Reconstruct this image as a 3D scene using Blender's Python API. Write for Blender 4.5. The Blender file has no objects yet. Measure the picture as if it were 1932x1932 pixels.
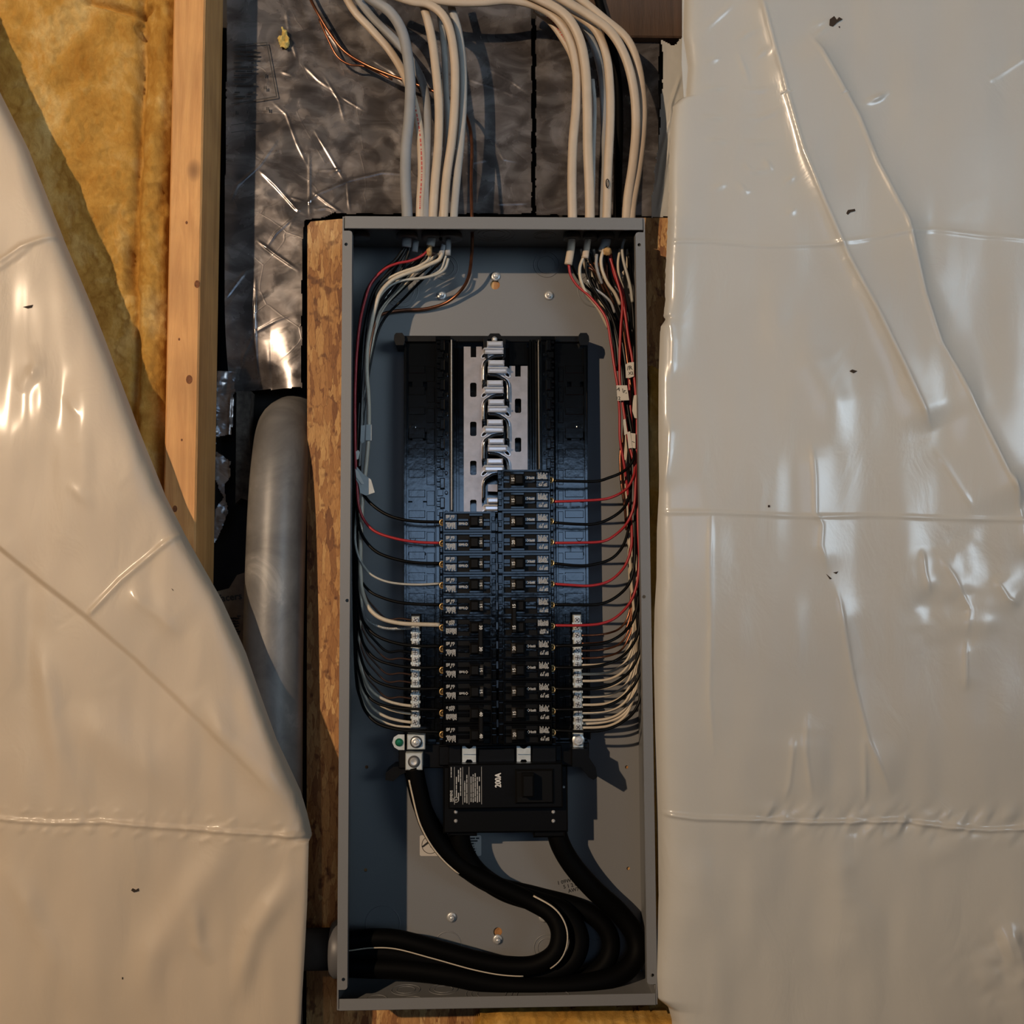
import bpy, math, random
import numpy as np
from mathutils import Vector, Matrix, noise
from mathutils.geometry import tessellate_polygon
scene = bpy.context.scene
COL = scene.collection
R_ = math.radians
rng = random.Random(7)

# ---------------------------------------------------------------- camera
PITCH, YAW, ROLL = 0.08005, 0.03259, -0.00585
CAM = Vector((-0.02126, -1.23761, 0.46187))
FPX = 2000.0
def cam_basis():
    cx, sx = math.cos(PITCH), math.sin(PITCH); cy, sy = math.cos(YAW), math.sin(YAW)
    f = Vector((sy*cx, cy*cx, sx)); ri = Vector((cy, -sy, 0)); u = ri.cross(f)
    cr, sr = math.cos(ROLL), math.sin(ROLL)
    return ri*cr+u*sr, -ri*sr+u*cr, f
RI, UP, FW = cam_basis()
cam_d = bpy.data.cameras.new('camera'); cam = bpy.data.objects.new('camera', cam_d); COL.objects.link(cam)
m = Matrix((RI, UP, -FW)).transposed().to_4x4(); m.translation = CAM
cam.matrix_world = m
cam_d.sensor_width = 36; cam_d.lens = FPX/1932*36; cam_d.clip_start = .01
scene.camera = cam

# ---------------------------------------------------------------- world, lights, exposure
w = bpy.data.worlds.new('dim_basement'); scene.world = w; w.use_nodes = True
bgn = w.node_tree.nodes['Background']; bgn.inputs[0].default_value = (.66, .58, .54, 1); bgn.inputs[1].default_value = .013
def point_light(name, loc, energy, color, r):
    l = bpy.data.lights.new(name, 'POINT'); l.energy = energy; l.color = color; l.shadow_soft_size = r
    o = bpy.data.objects.new(name, l); o.location = loc; COL.objects.link(o); return o
def area_light(name, loc, target, sx, sy, energy, color):
    l = bpy.data.lights.new(name, 'AREA'); l.shape = 'RECTANGLE'; l.size = sx; l.size_y = sy; l.energy = energy; l.color = color
    o = bpy.data.objects.new(name, l); o.location = loc
    o.rotation_euler = (Vector(target)-Vector(loc)).to_track_quat('-Z', 'Y').to_euler(); COL.objects.link(o); return o
point_light('ceiling_bulb', (-2.2, -3.5, 1.62), 510, (1, .74, .50), .035)
area_light('daylight_window', (.12, -3.0, .72), (.05, 0, .6), .95, .52, 3.6, (.42, .65, 1))
cool_fill = area_light('cool_fill_light', (2.2, -2.6, 1.5), (.22, 0, 1.38), 2.4, 2.0, 5.6, (.66, .84, 1))  # added cool fill from no seen source, lifts the upper half
cool_fill.data.spread = R_(31)
scene.view_settings.view_transform = 'Standard'; scene.view_settings.look = 'None'
scene.view_settings.gamma = 1; scene.view_settings.use_curve_mapping = False
scene.view_settings.exposure = 0.0

def at(px, py, y=0.0):
    d = RI*((px-966)/FPX) - UP*((py-966)/FPX) + FW
    t = (y-CAM.y)/d.y
    return CAM + d*t
def at3(p): return at(p[0], p[1], p[2])

# ---------------------------------------------------------------- materials
MAT = {}
def s2l(c):
    return tuple(((v/255+.055)/1.055)**2.4 if v/255 > .04045 else v/255/12.92 for v in c)
class NT:
    def __init__(s, name):
        s.m = bpy.data.materials.new(name); s.m.use_nodes = True; s.t = s.m.node_tree; s.n = s.t.nodes; s.l = s.t.links
        s.b = s.n['Principled BSDF']; MAT[name] = s.m
    def new(s, typ, **kw):
        x = s.n.new(typ)
        for k, v in kw.items():
            if k.startswith('i_'):
                x.inputs[k[2:].replace('_', ' ')].default_value = v
            else: setattr(x, k, v)
        return x
    def link(s, a, b): s.l.new(a, b)
    def coord(s, scale=(1,1,1), rot=(0,0,0), typ='Object'):
        c = s.new('ShaderNodeTexCoord'); mp = s.new('ShaderNodeMapping')
        mp.inputs['Scale'].default_value = scale; mp.inputs['Rotation'].default_value = rot
        s.link(c.outputs[typ], mp.inputs[0]); return mp.outputs[0]
    def noise(s, vec, scale, detail=4, rough=.55, dist=0):
        x = s.new('ShaderNodeTexNoise'); x.inputs['Scale'].default_value = scale; x.inputs['Detail'].default_value = detail
        x.inputs['Roughness'].default_value = rough; x.inputs['Distortion'].default_value = dist
        s.link(vec, x.inputs['Vector']); return x
    def ramp(s, fac, stops, interp='LINEAR'):
        r = s.new('ShaderNodeValToRGB'); r.color_ramp.interpolation = interp
        el = r.color_ramp.elements
        while len(el) < len(stops): el.new(.5)
        for e, (p, c) in zip(el, stops): e.position = p; e.color = (*c, 1) if len(c) == 3 else c
        s.link(fac, r.inputs[0]); return r.outputs[0]
    def mix(s, fac, a, b, mode='MIX'):
        x = s.new('ShaderNodeMix', data_type='RGBA', blend_type=mode)
        if isinstance(fac, float): x.inputs[0].default_value = fac
        else: s.link(fac, x.inputs[0])
        for i, v in ((6, a), (7, b)):
            if isinstance(v, tuple): x.inputs[i].default_value = (*v, 1) if len(v) == 3 else v
            else: s.link(v, x.inputs[i])
        return x.outputs[2]
    def bump(s, h, strength, dist, prev=None):
        b = s.new('ShaderNodeBump'); b.inputs['Strength'].default_value = strength; b.inputs['Distance'].default_value = dist
        s.link(h, b.inputs['Height'])
        if prev is not None: s.link(prev, b.inputs['Normal'])
        return b.outputs[0]
def simple(name, col, rough=.5, metal=0., spec=.5, nscale=0, namp=0, var=0., coat=0):
    t = NT(name); b = t.b
    b.inputs['Base Color'].default_value = (*col, 1); b.inputs['Roughness'].default_value = rough
    b.inputs['Metallic'].default_value = metal; b.inputs['Specular IOR Level'].default_value = spec
    if coat: b.inputs['Coat Weight'].default_value = coat; b.inputs['Coat Roughness'].default_value = .15
    v = t.coord()
    n = t.noise(v, nscale or 60, 3)
    if var:
        dark = tuple(c*(1-var) for c in col); lite = tuple(min(1, c*(1+var)) for c in col)
        t.link(t.ramp(n.outputs[0], [(.3, dark), (.7, lite)]), b.inputs['Base Color'])
    if namp: t.link(t.bump(n.outputs[0], .5, namp), b.inputs['Normal'])
    return t.m
simple('box_paint', (.172, .174, .176), .42, 0, .5, 900, .00008, .03)
simple('black_plastic', (.0022, .0022, .0022), .35, 0, .25, 250, .0002)
simple('interior_plastic', (.0025, .003, .0035), .12, 0, 1.0, 60, .0003)
simple('breaker_plastic', (.0025, .0025, .0025), .13, 0, .55, 45, .0012)
simple('handle_plastic', (.003, .003, .003), .5, 0, .15)
simple('number_plate', (.022, .019, .015), .5, 0, .3)
simple('print_white', (.62, .62, .60), .6)
simple('print_grey', (.42, .42, .41), .6)
simple('print_black', (.01, .01, .01), .6)
simple('print_red', (.45, .08, .06), .6)
simple('bus_metal', (.46, .41, .385), .32, .75, .5, 80, .0003, .12)
simple('stab_metal', (.82, .85, .92), .24, .55, .5, 50, .0002)
simple('zinc', (.55, .55, .54), .4, .55, .5, 120, .0003, .15)
simple('steel_dark', (.10, .10, .10), .4, .5)
simple('brass', (.75, .50, .22), .32, .75, .5)
simple('green_screw', (.02, .22, .12), .3, .6)
simple('copper', (.27, .11, .06), .30, .9, .5, 100, .0003, .25)
simple('copper_dull', (.07, .035, .022), .4, .6)
simple('wire_red', (.33, .018, .022), .38)
simple('wire_black', (.002, .002, .002), .4, 0, .2)
simple('wire_white', (.50, .43, .33), .42, 0, .5, 60, .0002, .06)
simple('wire_grey', (.38, .37, .33), .42)
simple('jacket_cream', (.47, .375, .28), .48, 0, .5, 40, .0012, .06)
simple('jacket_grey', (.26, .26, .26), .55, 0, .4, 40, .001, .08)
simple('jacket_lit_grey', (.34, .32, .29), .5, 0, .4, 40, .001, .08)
simple('cable_black', (.0014, .0014, .0014), .6, 0, .06, 30, .0008)
simple('tape_white', (.60, .57, .52), .5, 0, .4, 100, .0006, .05)
simple('tape_grey', (.42, .43, .42), .5, 0, .4, 100, .0006, .05)
simple('filler_paper', (.45, .28, .12), .8, 0, .2, 300, .001, .3)
simple('connector_grey', (.10, .10, .105), .45)
simple('foam_chip', (.55, .40, .12), .7, 0, .3, 200, .002, .3)
simple('knot', (.16, .055, .018), .7, 0, .3, 300, .0006, .4)
simple('dirt', (.03, .018, .010), .9)
simple('sticker', (.52, .49, .45), .5)
simple('bar_green', (.66, .70, .68), .38, .5, .5, 100, .0003, .12)

def mat_pvc():
    t = NT('pvc_pipe'); v = t.coord()
    n = t.noise(v, 14, 6, .65, .6); n2 = t.noise(v, 120, 3)
    base = t.ramp(n.outputs[0], [(.35, (.105, .10, .095)), (.6, (.18, .172, .162)), (.74, (.34, .32, .29))])
    t.link(base, t.b.inputs['Base Color']); t.b.inputs['Roughness'].default_value = .42
    t.link(t.bump(n2.outputs[0], .4, .0006), t.b.inputs['Normal'])
mat_pvc()
def mat_wood(name, c0, c1, sc=1.):
    t = NT(name); v = t.coord((22*sc, 22*sc, 1.6*sc)); v2 = t.coord((1, 1, 1))
    n = t.noise(v, 3, 8, .62, 1.2); n3 = t.noise(v2, 9, 3)
    col = t.ramp(n.outputs[0], [(.28, c0), (.5, tuple((a+b)/2 for a, b in zip(c0, c1))), (.72, c1)])
    col = t.mix(t.ramp(n3.outputs[0], [(.35, (.72,)*3), (.65, (1.12, 1.05, 1.0))]), col, col, 'MULTIPLY')
    x = t.new('ShaderNodeMix', data_type='RGBA', blend_type='MULTIPLY'); x.inputs[0].default_value = 1
    t.link(t.ramp(n3.outputs[0], [(.3, (.75,)*3), (.7, (1.05,)*3)]), x.inputs[7])
    t.link(t.ramp(n.outputs[0], [(.28, c0), (.72, c1)]), x.inputs[6])
    # knots
    vo = t.new('ShaderNodeTexVoronoi'); vo.inputs['Scale'].default_value = 6; t.link(t.coord((1, 1, .62)), vo.inputs['Vector'])
    k = t.ramp(vo.outputs['Distance'], [(.035, (.10, .035, .012)), (.075, (1, 1, 1))])
    y = t.new('ShaderNodeMix', data_type='RGBA', blend_type='MULTIPLY'); y.inputs[0].default_value = .85
    t.link(x.outputs[2], y.inputs[6]); t.link(k, y.inputs[7])
    t.link(y.outputs[2], t.b.inputs['Base Color'])
    t.b.inputs['Roughness'].default_value = .65
    f = t.noise(t.coord((300, 300, 24)), 2, 3)
    t.link(t.bump(f.outputs[0], .35, .0012, t.bump(n.outputs[0], .4, .002)), t.b.inputs['Normal'])
mat_wood('pine', (.53, .235, .070), (.80, .42, .145))
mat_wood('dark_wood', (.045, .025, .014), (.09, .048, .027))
def mat_osb():
    t = NT('osb')
    def flake(rot, sc, seed):
        v = t.coord((sc, sc, sc*.22), (0, rot, 0))
        nz = t.noise(v, 1.6, 2); 
        add = t.new('ShaderNodeVectorMath', operation='MULTIPLY_ADD'); add.inputs[1].default_value = (.8, .8, .8)
        t.link(nz.outputs['Color'], add.inputs[0]); t.link(v, add.inputs[2])
        vo = t.new('ShaderNodeTexVoronoi'); vo.inputs['Scale'].default_value = 1.; t.link(add.outputs[0], vo.inputs['Vector'])
        sep = t.new('ShaderNodeSeparateColor'); t.link(vo.outputs['Color'], sep.inputs[0])
        g = t.noise(t.coord((sc*9, sc*9, sc*.9), (0, rot, 0)), 1.5, 4)
        return vo, sep, g
    v1, s1, g1 = flake(R_(28), 140, 0); v2, s2, g2 = flake(R_(-40), 120, 1); v3, s3, g3 = flake(R_(75), 130, 2)
    def col(sep, g):
        a = t.ramp(sep.outputs[0], [(.0, (.20, .075, .02)), (.15, (.36, .165, .05)), (.6, (.48, .25, .085)), (1, (.62, .38, .15))])
        b = t.ramp(g.outputs[0], [(.3, (.74, .70, .66)), (.7, (1.12, 1.12, 1.12))])
        x = t.new('ShaderNodeMix', data_type='RGBA', blend_type='MULTIPLY'); x.inputs[0].default_value = 1
        t.link(a, x.inputs[6]); t.link(b, x.inputs[7]); return x.outputs[2]
    c = t.mix(t.ramp(s2.outputs[1], [(.5, (0,)*3), (.52, (1,)*3)]), col(s1, g1), col(s2, g2))
    c = t.mix(t.ramp(s3.outputs[1], [(.68, (0,)*3), (.70, (1,)*3)]), c, col(s3, g3))
    big = t.noise(t.coord(), 60, 2)
    ck = t.ramp(big.outputs[0], [(.30, (.35, .25, .2)), (.38, (1, 1, 1))])
    x = t.new('ShaderNodeMix', data_type='RGBA', blend_type='MULTIPLY'); x.inputs[0].default_value = .8
    t.link(c, x.inputs[6]); t.link(ck, x.inputs[7])
    ed = t.new('ShaderNodeTexVoronoi', feature='DISTANCE_TO_EDGE'); ed.inputs['Scale'].default_value = 1
    t.link(v2.inputs['Vector'].links[0].from_socket, ed.inputs['Vector'])
    cr = t.ramp(ed.outputs['Distance'], [(0, (.35, .22, .15)), (.05, (1, 1, 1))])
    z_ = t.new('ShaderNodeMix', data_type='RGBA', blend_type='MULTIPLY'); z_.inputs[0].default_value = .5
    t.link(x.outputs[2], z_.inputs[6]); t.link(cr, z_.inputs[7]); x = z_
    t.link(x.outputs[2], t.b.inputs['Base Color']); t.b.inputs['Roughness'].default_value = .6
    h = t.mix(.5, s1.outputs[0], s2.outputs[0]) if False else s1.outputs[0]
    t.link(t.bump(g2.outputs[0], .4, .0012, t.bump(h, .5, .0012)), t.b.inputs['Normal'])
mat_osb()
def mat_fiberglass():
    t = NT('fiberglass'); v = t.coord()
    n = t.noise(v, 13, 5, .6, .5); f = t.noise(t.coord((1, 1, .5)), 130, 6, .75, 1.5); f2 = t.noise(v, 420, 4, .8, 2)
    c = t.ramp(n.outputs[0], [(.28, (.38, .18, .03)), (.5, (.54, .30, .068)), (.72, (.72, .50, .20))])
    k = t.ramp(f.outputs[0], [(.32, (.80, .74, .64)), (.6, (1.05, 1.05, 1.05))])
    x = t.new('ShaderNodeMix', data_type='RGBA', blend_type='MULTIPLY'); x.inputs[0].default_value = .75
    t.link(c, x.inputs[6]); t.link(k, x.inputs[7]); t.link(x.outputs[2], t.b.inputs['Base Color'])
    t.b.inputs['Roughness'].default_value = .95; t.b.inputs['Specular IOR Level'].default_value = .1
    t.link(t.bump(f2.outputs[0], .5, .0012, t.bump(f.outputs[0], .6, .003)), t.b.inputs['Normal'])
mat_fiberglass()
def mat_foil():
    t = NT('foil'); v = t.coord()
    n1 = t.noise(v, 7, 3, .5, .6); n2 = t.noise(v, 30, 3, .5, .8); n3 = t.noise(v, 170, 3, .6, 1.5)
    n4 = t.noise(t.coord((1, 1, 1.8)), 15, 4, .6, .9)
    t.link(t.ramp(n4.outputs[0], [(.34, (.085, .074, .072)), (.43, (.115, .102, .10)), (.5, (.155, .14, .138)), (.57, (.22, .205, .203)), (.7, (.27, .25, .25))]), t.b.inputs['Base Color'])  # blotches in the base colour stand in for the room mirrored in foil
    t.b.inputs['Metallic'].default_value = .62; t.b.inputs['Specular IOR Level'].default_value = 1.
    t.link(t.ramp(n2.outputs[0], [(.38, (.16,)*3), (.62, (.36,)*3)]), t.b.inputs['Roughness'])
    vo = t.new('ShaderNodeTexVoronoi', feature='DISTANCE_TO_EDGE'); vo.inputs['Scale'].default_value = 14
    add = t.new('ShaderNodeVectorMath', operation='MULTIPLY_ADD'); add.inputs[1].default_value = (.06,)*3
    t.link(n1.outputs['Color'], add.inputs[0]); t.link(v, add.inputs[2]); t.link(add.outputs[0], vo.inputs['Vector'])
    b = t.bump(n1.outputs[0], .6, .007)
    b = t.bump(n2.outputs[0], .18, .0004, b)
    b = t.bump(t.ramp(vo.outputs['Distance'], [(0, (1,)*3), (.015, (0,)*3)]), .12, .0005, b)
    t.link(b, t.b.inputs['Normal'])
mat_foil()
def mat_poly(name, c0, c1, rough, coat):
    t = NT(name); v = t.coord()
    n = t.noise(v, 4, 3, .5); n2 = t.noise(t.coord((1, 1, .6)), 22, 4, .55, .8); n3 = t.noise(v, 240, 3)
    t.link(t.ramp(n.outputs[0], [(.35, c0), (.65, c1)]), t.b.inputs['Base Color'])
    t.b.inputs['Roughness'].default_value = rough; t.b.inputs['Specular IOR Level'].default_value = .45
    t.b.inputs['Coat Weight'].default_value = coat; t.b.inputs['Coat Roughness'].default_value = .13
    b = t.bump(n2.outputs[0], .35, .005); b = t.bump(n3.outputs[0], .12, .0004, b); t.link(b, t.b.inputs['Normal'])
    tr = t.new('ShaderNodeBsdfTranslucent'); t.link(t.ramp(n.outputs[0], [(.35, c0), (.65, c1)]), tr.inputs[0])
    mx = t.new('ShaderNodeMixShader'); mx.inputs[0].default_value = .16
    t.link(t.b.outputs[0], mx.inputs[1]); t.link(tr.outputs[0], mx.inputs[2])
    tp = t.new('ShaderNodeBsdfTransparent'); tp.inputs[0].default_value = (.95, .93, .88, 1)
    m2 = t.new('ShaderNodeMixShader'); m2.inputs[0].default_value = .07
    t.link(mx.outputs[0], m2.inputs[1]); t.link(tp.outputs[0], m2.inputs[2])
    t.link(m2.outputs[0], t.n['Material Output'].inputs[0])
mat_poly('poly_left', (.64, .53, .40), (.70, .58, .44), .45, .12)
mat_poly('poly_right', (.60, .59, .55), (.655, .645, .60), .30, .6)
def mat_paper():
    t = NT('kraft_paper'); v = t.coord(); n = t.noise(v, 60, 4)
    t.link(t.ramp(n.outputs[0], [(.3, (.11, .075, .045)), (.7, (.19, .14, .09))]), t.b.inputs['Base Color']); t.b.inputs['Roughness'].default_value = .6
mat_paper()
simple('concrete_dark', (.03, .027, .025), .9, 0, .2, 20, .004, .3)
simple('foam_core', (.05, .045, .04), .9, 0, .2, 90, .004, .5)

# ---------------------------------------------------------------- geometry collector
class MB:
    def __init__(s): s.v = []; s.f = []
    def add(s, vs, fs):
        o = len(s.v); s.v += [tuple(p) for p in vs]; s.f += [tuple(i+o for i in f) for f in fs]; return s
    def box(s, x0, x1, y0, y1, z0, z1, ch=0.):
        if x0 > x1: x0, x1 = x1, x0
        if y0 > y1: y0, y1 = y1, y0
        if z0 > z1: z0, z1 = z1, z0
        if not ch:
            vs = [(x, y, z) for x in (x0, x1) for y in (y0, y1) for z in (z0, z1)]
            return s.add(vs, [(0,1,3,2), (4,6,7,5), (0,4,5,1), (2,3,7,6), (0,2,6,4), (1,5,7,3)])
        c = min(ch, (x1-x0)*.49, (z1-z0)*.49)      # front edges chamfered
        pts = lambda d, y: [(x0+d, y, z0+d), (x1-d, y, z0+d), (x1-d, y, z1-d), (x0+d, y, z1-d)]
        vs = pts(0, y1)+pts(0, y0+c)+pts(c, y0)
        fs = [(3,2,1,0), (8,9,10,11)]
        for a in (0, 4):
            for i in range(4):
                j = (i+1) % 4; fs.append((a+i, a+j, a+4+j, a+4+i))
        return s.add(vs, fs)
    def plate(s, outer, holes, y0, y1):
        """flat shape in the xz plane (lists of (x,z)), with holes, front y0, back y1"""
        loops = [outer]+list(holes)
        fl = [p for l in loops for p in l]; n = len(fl)
        tri = tessellate_polygon([[Vector((p[0], p[1], 0)) for p in l] for l in loops])
        vs = [(p[0], y0, p[1]) for p in fl]+[(p[0], y1, p[1]) for p in fl]
        fs = []
        for t in tri:
            fs.append(tuple(t)); fs.append(tuple(i+n for i in reversed(t)))
        o = 0
        for l in loops:
            k = len(l)
            for i in range(k):
                a, b = o+i, o+(i+1) % k; fs.append((a, b, b+n, a+n))
            o += k
        return s.add(vs, fs)
    def pxplate(s, outer, holes, y0, y1):
        g = lambda l: [(at(p[0], p[1], y0).x, at(p[0], p[1], y0).z) for p in l]
        return s.plate(g(outer), [g(h) for h in holes], y0, y1)
    def pxbox(s, a, b, c, d, y0, y1, ch=0.):
        p, q = at(a, b, y0), at(c, d, y0)
        return s.box(p.x, q.x, y0, y1, p.z, q.z, ch)
    def lathe(s, c, prof, n=20, axis='y'):
        """prof: (radius, offset along axis from c)"""
        vs = []; fs = []
        for r, h in prof:
            for i in range(n):
                a = 2*math.pi*i/n; u, v = r*math.cos(a), r*math.sin(a)
                vs.append({'y': (c[0]+u, c[1]+h, c[2]+v), 'z': (c[0]+u, c[1]+v, c[2]+h), 'x': (c[0]+h, c[1]+u, c[2]+v)}[axis])
        for k in range(len(prof)-1):
            for i in range(n):
                j = (i+1) % n; fs.append((k*n+i, k*n+j, (k+1)*n+j, (k+1)*n+i))
        fs.append(tuple(range(n))); fs.append(tuple((len(prof)-1)*n+i for i in range(n)))
        return s.add(vs, fs)
    def hexnut(s, c, r, y0, y1):
        pts = [(c[0]+r*math.cos(math.pi/3*i+.3), c[2]+r*math.sin(math.pi/3*i+.3)) for i in range(6)]
        return s.plate(pts, [], y0, y1)
    def tube(s, pts, r, r2=None, n=10, sub=6, twist=0, ends=True, pt=False, closed=False):
        P = smooth(pts, sub) if sub > 1 else [Vector(p) for p in pts]
        N = len(P); ring = []
        r2 = r if r2 is None else r2
        rad = (lambda k: (r, r2)) if not callable(r) else r
        side = None
        for k in range(N):
            if closed: t = P[(k+1) % N]-P[k-1]
            else: t = P[min(k+1, N-1)]-P[max(k-1, 0)]
            if t.length < 1e-9: t = Vector((0, 0, 1))
            t.normalize()
            if not pt:
                side = t.cross(Vector((0, 1, 0)))
                if side.length < 1e-3: side = Vector((1, 0, 0))
            else:
                if side is None: side = t.cross(Vector((0, 1, 0)))
                if side.length < 1e-3: side = Vector((1, 0, 0))
                side = side - t*side.dot(t)
            side.normalize(); nn = t.cross(side)
            a_, b_ = rad(k/(N-1))
            tw = twist(k/(N-1)) if callable(twist) else twist
            ring.append([P[k]+(side*math.cos(q+0)*a_*1.0+nn*math.sin(q)*b_) if not tw else
                         P[k]+((side*math.cos(tw)+nn*math.sin(tw))*math.cos(q)*a_+(nn*math.cos(tw)-side*math.sin(tw))*math.sin(q)*b_)
                         for q in (2*math.pi*i/n for i in range(n))])
        vs = [p for rr in ring for p in rr]; fs = []
        for k in range(N if closed else N-1):
            for i in range(n):
                j = (i+1) % n; k2 = (k+1) % N
                fs.append((k*n+i, k*n+j, k2*n+j, k2*n+i))
        if ends and not closed: fs.append(tuple(range(n))); fs.append(tuple((N-1)*n+i for i in range(n)))
        return s.add(vs, fs)
    def build(s, name, mat, parent=None, smoothf=False, loc=None):
        me = bpy.data.meshes.new(name); me.from_pydata(s.v, [], s.f); me.materials.append(MAT[mat])
        me.validate(); me.update()
        import bmesh
        bm = bmesh.new(); bm.from_mesh(me); bmesh.ops.recalc_face_normals(bm, faces=bm.faces); bm.to_mesh(me); bm.free()
        if smoothf:
            me.polygons.foreach_set('use_smooth', [True]*len(me.polygons))
        o = bpy.data.objects.new(name, me); COL.objects.link(o)
        if parent is not None:
            o.parent = parent; o.matrix_parent_inverse = Matrix.Translation(-WL(parent)) if False else Matrix()
            o.location = -WL(parent)   # meshes are written in world coordinates
        return o
def WL(o):
    v = Vector(o.location)
    while o.parent is not None: o = o.parent; v += Vector(o.location)
    return v
def smooth(pts, sub):
    P = [Vector(p) for p in pts]
    if len(P) < 3: 
        return [P[0].lerp(P[-1], i/4) for i in range(5)]
    Q = [P[0]*2-P[1]]+P+[P[-1]*2-P[-2]]; out = []
    for i in range(1, len(Q)-2):
        a, b, c, d = Q[i-1:i+3]
        # centripetal-ish
        for k in range(sub):
            t = k/sub
            out.append(.5*((2*b)+(-a+c)*t+(2*a-5*b+4*c-d)*t*t+(-a+3*b-3*c+d)*t**3))
    out.append(P[-1]); return out
def tag(o, label=None, cat=None, group=None, kind=None):
    if label: o['label'] = label
    if cat: o['category'] = cat
    if group: o['group'] = group
    if kind: o['kind'] = kind
    return o
def empty(name, loc, label, cat, group=None):
    o = bpy.data.objects.new(name, None); o.location = loc; o.empty_display_size = .01; COL.objects.link(o)
    return tag(o, label, cat, group)
_tc = {}
def text_mesh(body):
    if body not in _tc:
        cu = bpy.data.curves.new('t', 'FONT'); cu.body = body; cu.size = 1; cu.extrude = 0; cu.align_x = 'CENTER'; cu.align_y = 'CENTER'
        cu.resolution_u = 2
        ob = bpy.data.objects.new('t', cu); COL.objects.link(ob)
        dg = bpy.context.evaluated_depsgraph_get(); me = bpy.data.meshes.new_from_object(ob.evaluated_get(dg))
        vs = [tuple(v.co) for v in me.vertices]; fs = [tuple(p.vertices) for p in me.polygons]
        bpy.data.objects.remove(ob); bpy.data.curves.remove(cu); bpy.data.meshes.remove(me)
        xs = [v[0] for v in vs]; ys = [v[1] for v in vs]; cx = (min(xs)+max(xs))/2; cy = (min(ys)+max(ys))/2
        _tc[body] = ([(v[0]-cx, v[1]-cy) for v in vs], fs)
    return _tc[body]
def text(mb, body, c, size, ang=0., bold=0., sx=1.):
    """letters standing at c in the xz plane; ang 90 reads bottom to top"""
    vs, fs = text_mesh(body); ca, sa = math.cos(R_(ang)), math.sin(R_(ang))
    offs = [(0, 0)] if not bold else [(-bold, 0), (bold, 0), (0, bold), (0, -bold)]
    for k, (ox, oz) in enumerate(offs):
        mb.add([(c[0]+(x*sx*ca-y*sa)*size+ox, c[1]-k*.00001, c[2]+(x*sx*sa+y*ca)*size+oz) for x, y in vs], fs)
def printing(mb, x0, x1, z0, z1, y, pitch, vertical=True, r=None, fill=.8, ragged=.35, dash=(1.2, 4.), th=.55):
    """rows of tiny unreadable print"""
    r = r or rng
    if vertical: a0, a1, b0, b1 = x0, x1, z0, z1
    else: a0, a1, b0, b1 = z0, z1, x0, x1
    a = a0+pitch/2
    while a < a1:
        end = b1-(b1-b0)*r.random()*ragged; b = b0+(b1-b0)*r.random()*ragged*.3
        while b < end:
            l = pitch*r.uniform(*dash); e = min(b+l, end)
            h = pitch*th/2
            q = (a-h, a+h, y-.00012, y, b, e) if vertical else (b, e, y-.00012, y, a-h, a+h)
            if r.random() < fill:
                mb.add([(q[0], q[2], q[4]), (q[1], q[2], q[4]), (q[1], q[2], q[5]), (q[0], q[2], q[5])], [(0, 1, 2, 3)])
            b = e+pitch*.35
        a += pitch
def polydist(X, Y, pl):
    """distance, along-parameter 0..1 and signed side of pixel grids X,Y to polyline"""
    best = np.full(X.shape, 1e9); par = np.zeros(X.shape); sg = np.zeros(X.shape)
    L = [0]
    for a, b in zip(pl, pl[1:]): L.append(L[-1]+math.hypot(b[0]-a[0], b[1]-a[1]))
    for k, (a, b) in enumerate(zip(pl, pl[1:])):
        dx, dy = b[0]-a[0], b[1]-a[1]; l2 = dx*dx+dy*dy
        t = np.clip(((X-a[0])*dx+(Y-a[1])*dy)/l2, 0, 1)
        d = np.hypot(X-a[0]-t*dx, Y-a[1]-t*dy); m_ = d < best
        best = np.where(m_, d, best); par = np.where(m_, (L[k]+t*math.sqrt(l2))/L[-1], par)
        sg = np.where(m_, np.sign((X-a[0])*dy-(Y-a[1])*dx), sg)
    return best, par, sg
def ridge(X, Y, pl, amp, wid, taper=.12):
    d, t, s = polydist(X, Y, pl)
    tp = np.clip(np.minimum(t, 1-t)/taper, 0, 1) if taper else 1
    return amp*np.exp(-(d/wid)**2)*tp
def tent(X, Y, pl, amp, wl, wr, taper=.1, crest=.0007, cw=3.5):
    """soft pleat: straight flanks wl/wr pixels wide on the two sides, rounded crest with a fine crease on it"""
    d, t, s = polydist(X, Y, pl)
    w_ = np.where(s > 0, wr, wl); q = np.sqrt(d*d+cw*cw)-cw
    tp = np.clip(np.minimum(t, 1-t)/taper, 0, 1); tp = tp*tp*(3-2*tp)
    return (amp*np.exp(-q/w_)+crest*np.exp(-(d/cw)**2))*tp
def inpoly(X, Y, pl):
    r = np.zeros(X.shape, bool); n = len(pl)
    for i in range(n):
        x0, y0 = pl[i]; x1, y1 = pl[(i+1) % n]
        if y0 == y1: continue
        c = ((y0 > Y) != (y1 > Y)) & (X < (x1-x0)*(Y-y0)/(y1-y0)+x0); r ^= c
    return r
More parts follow.
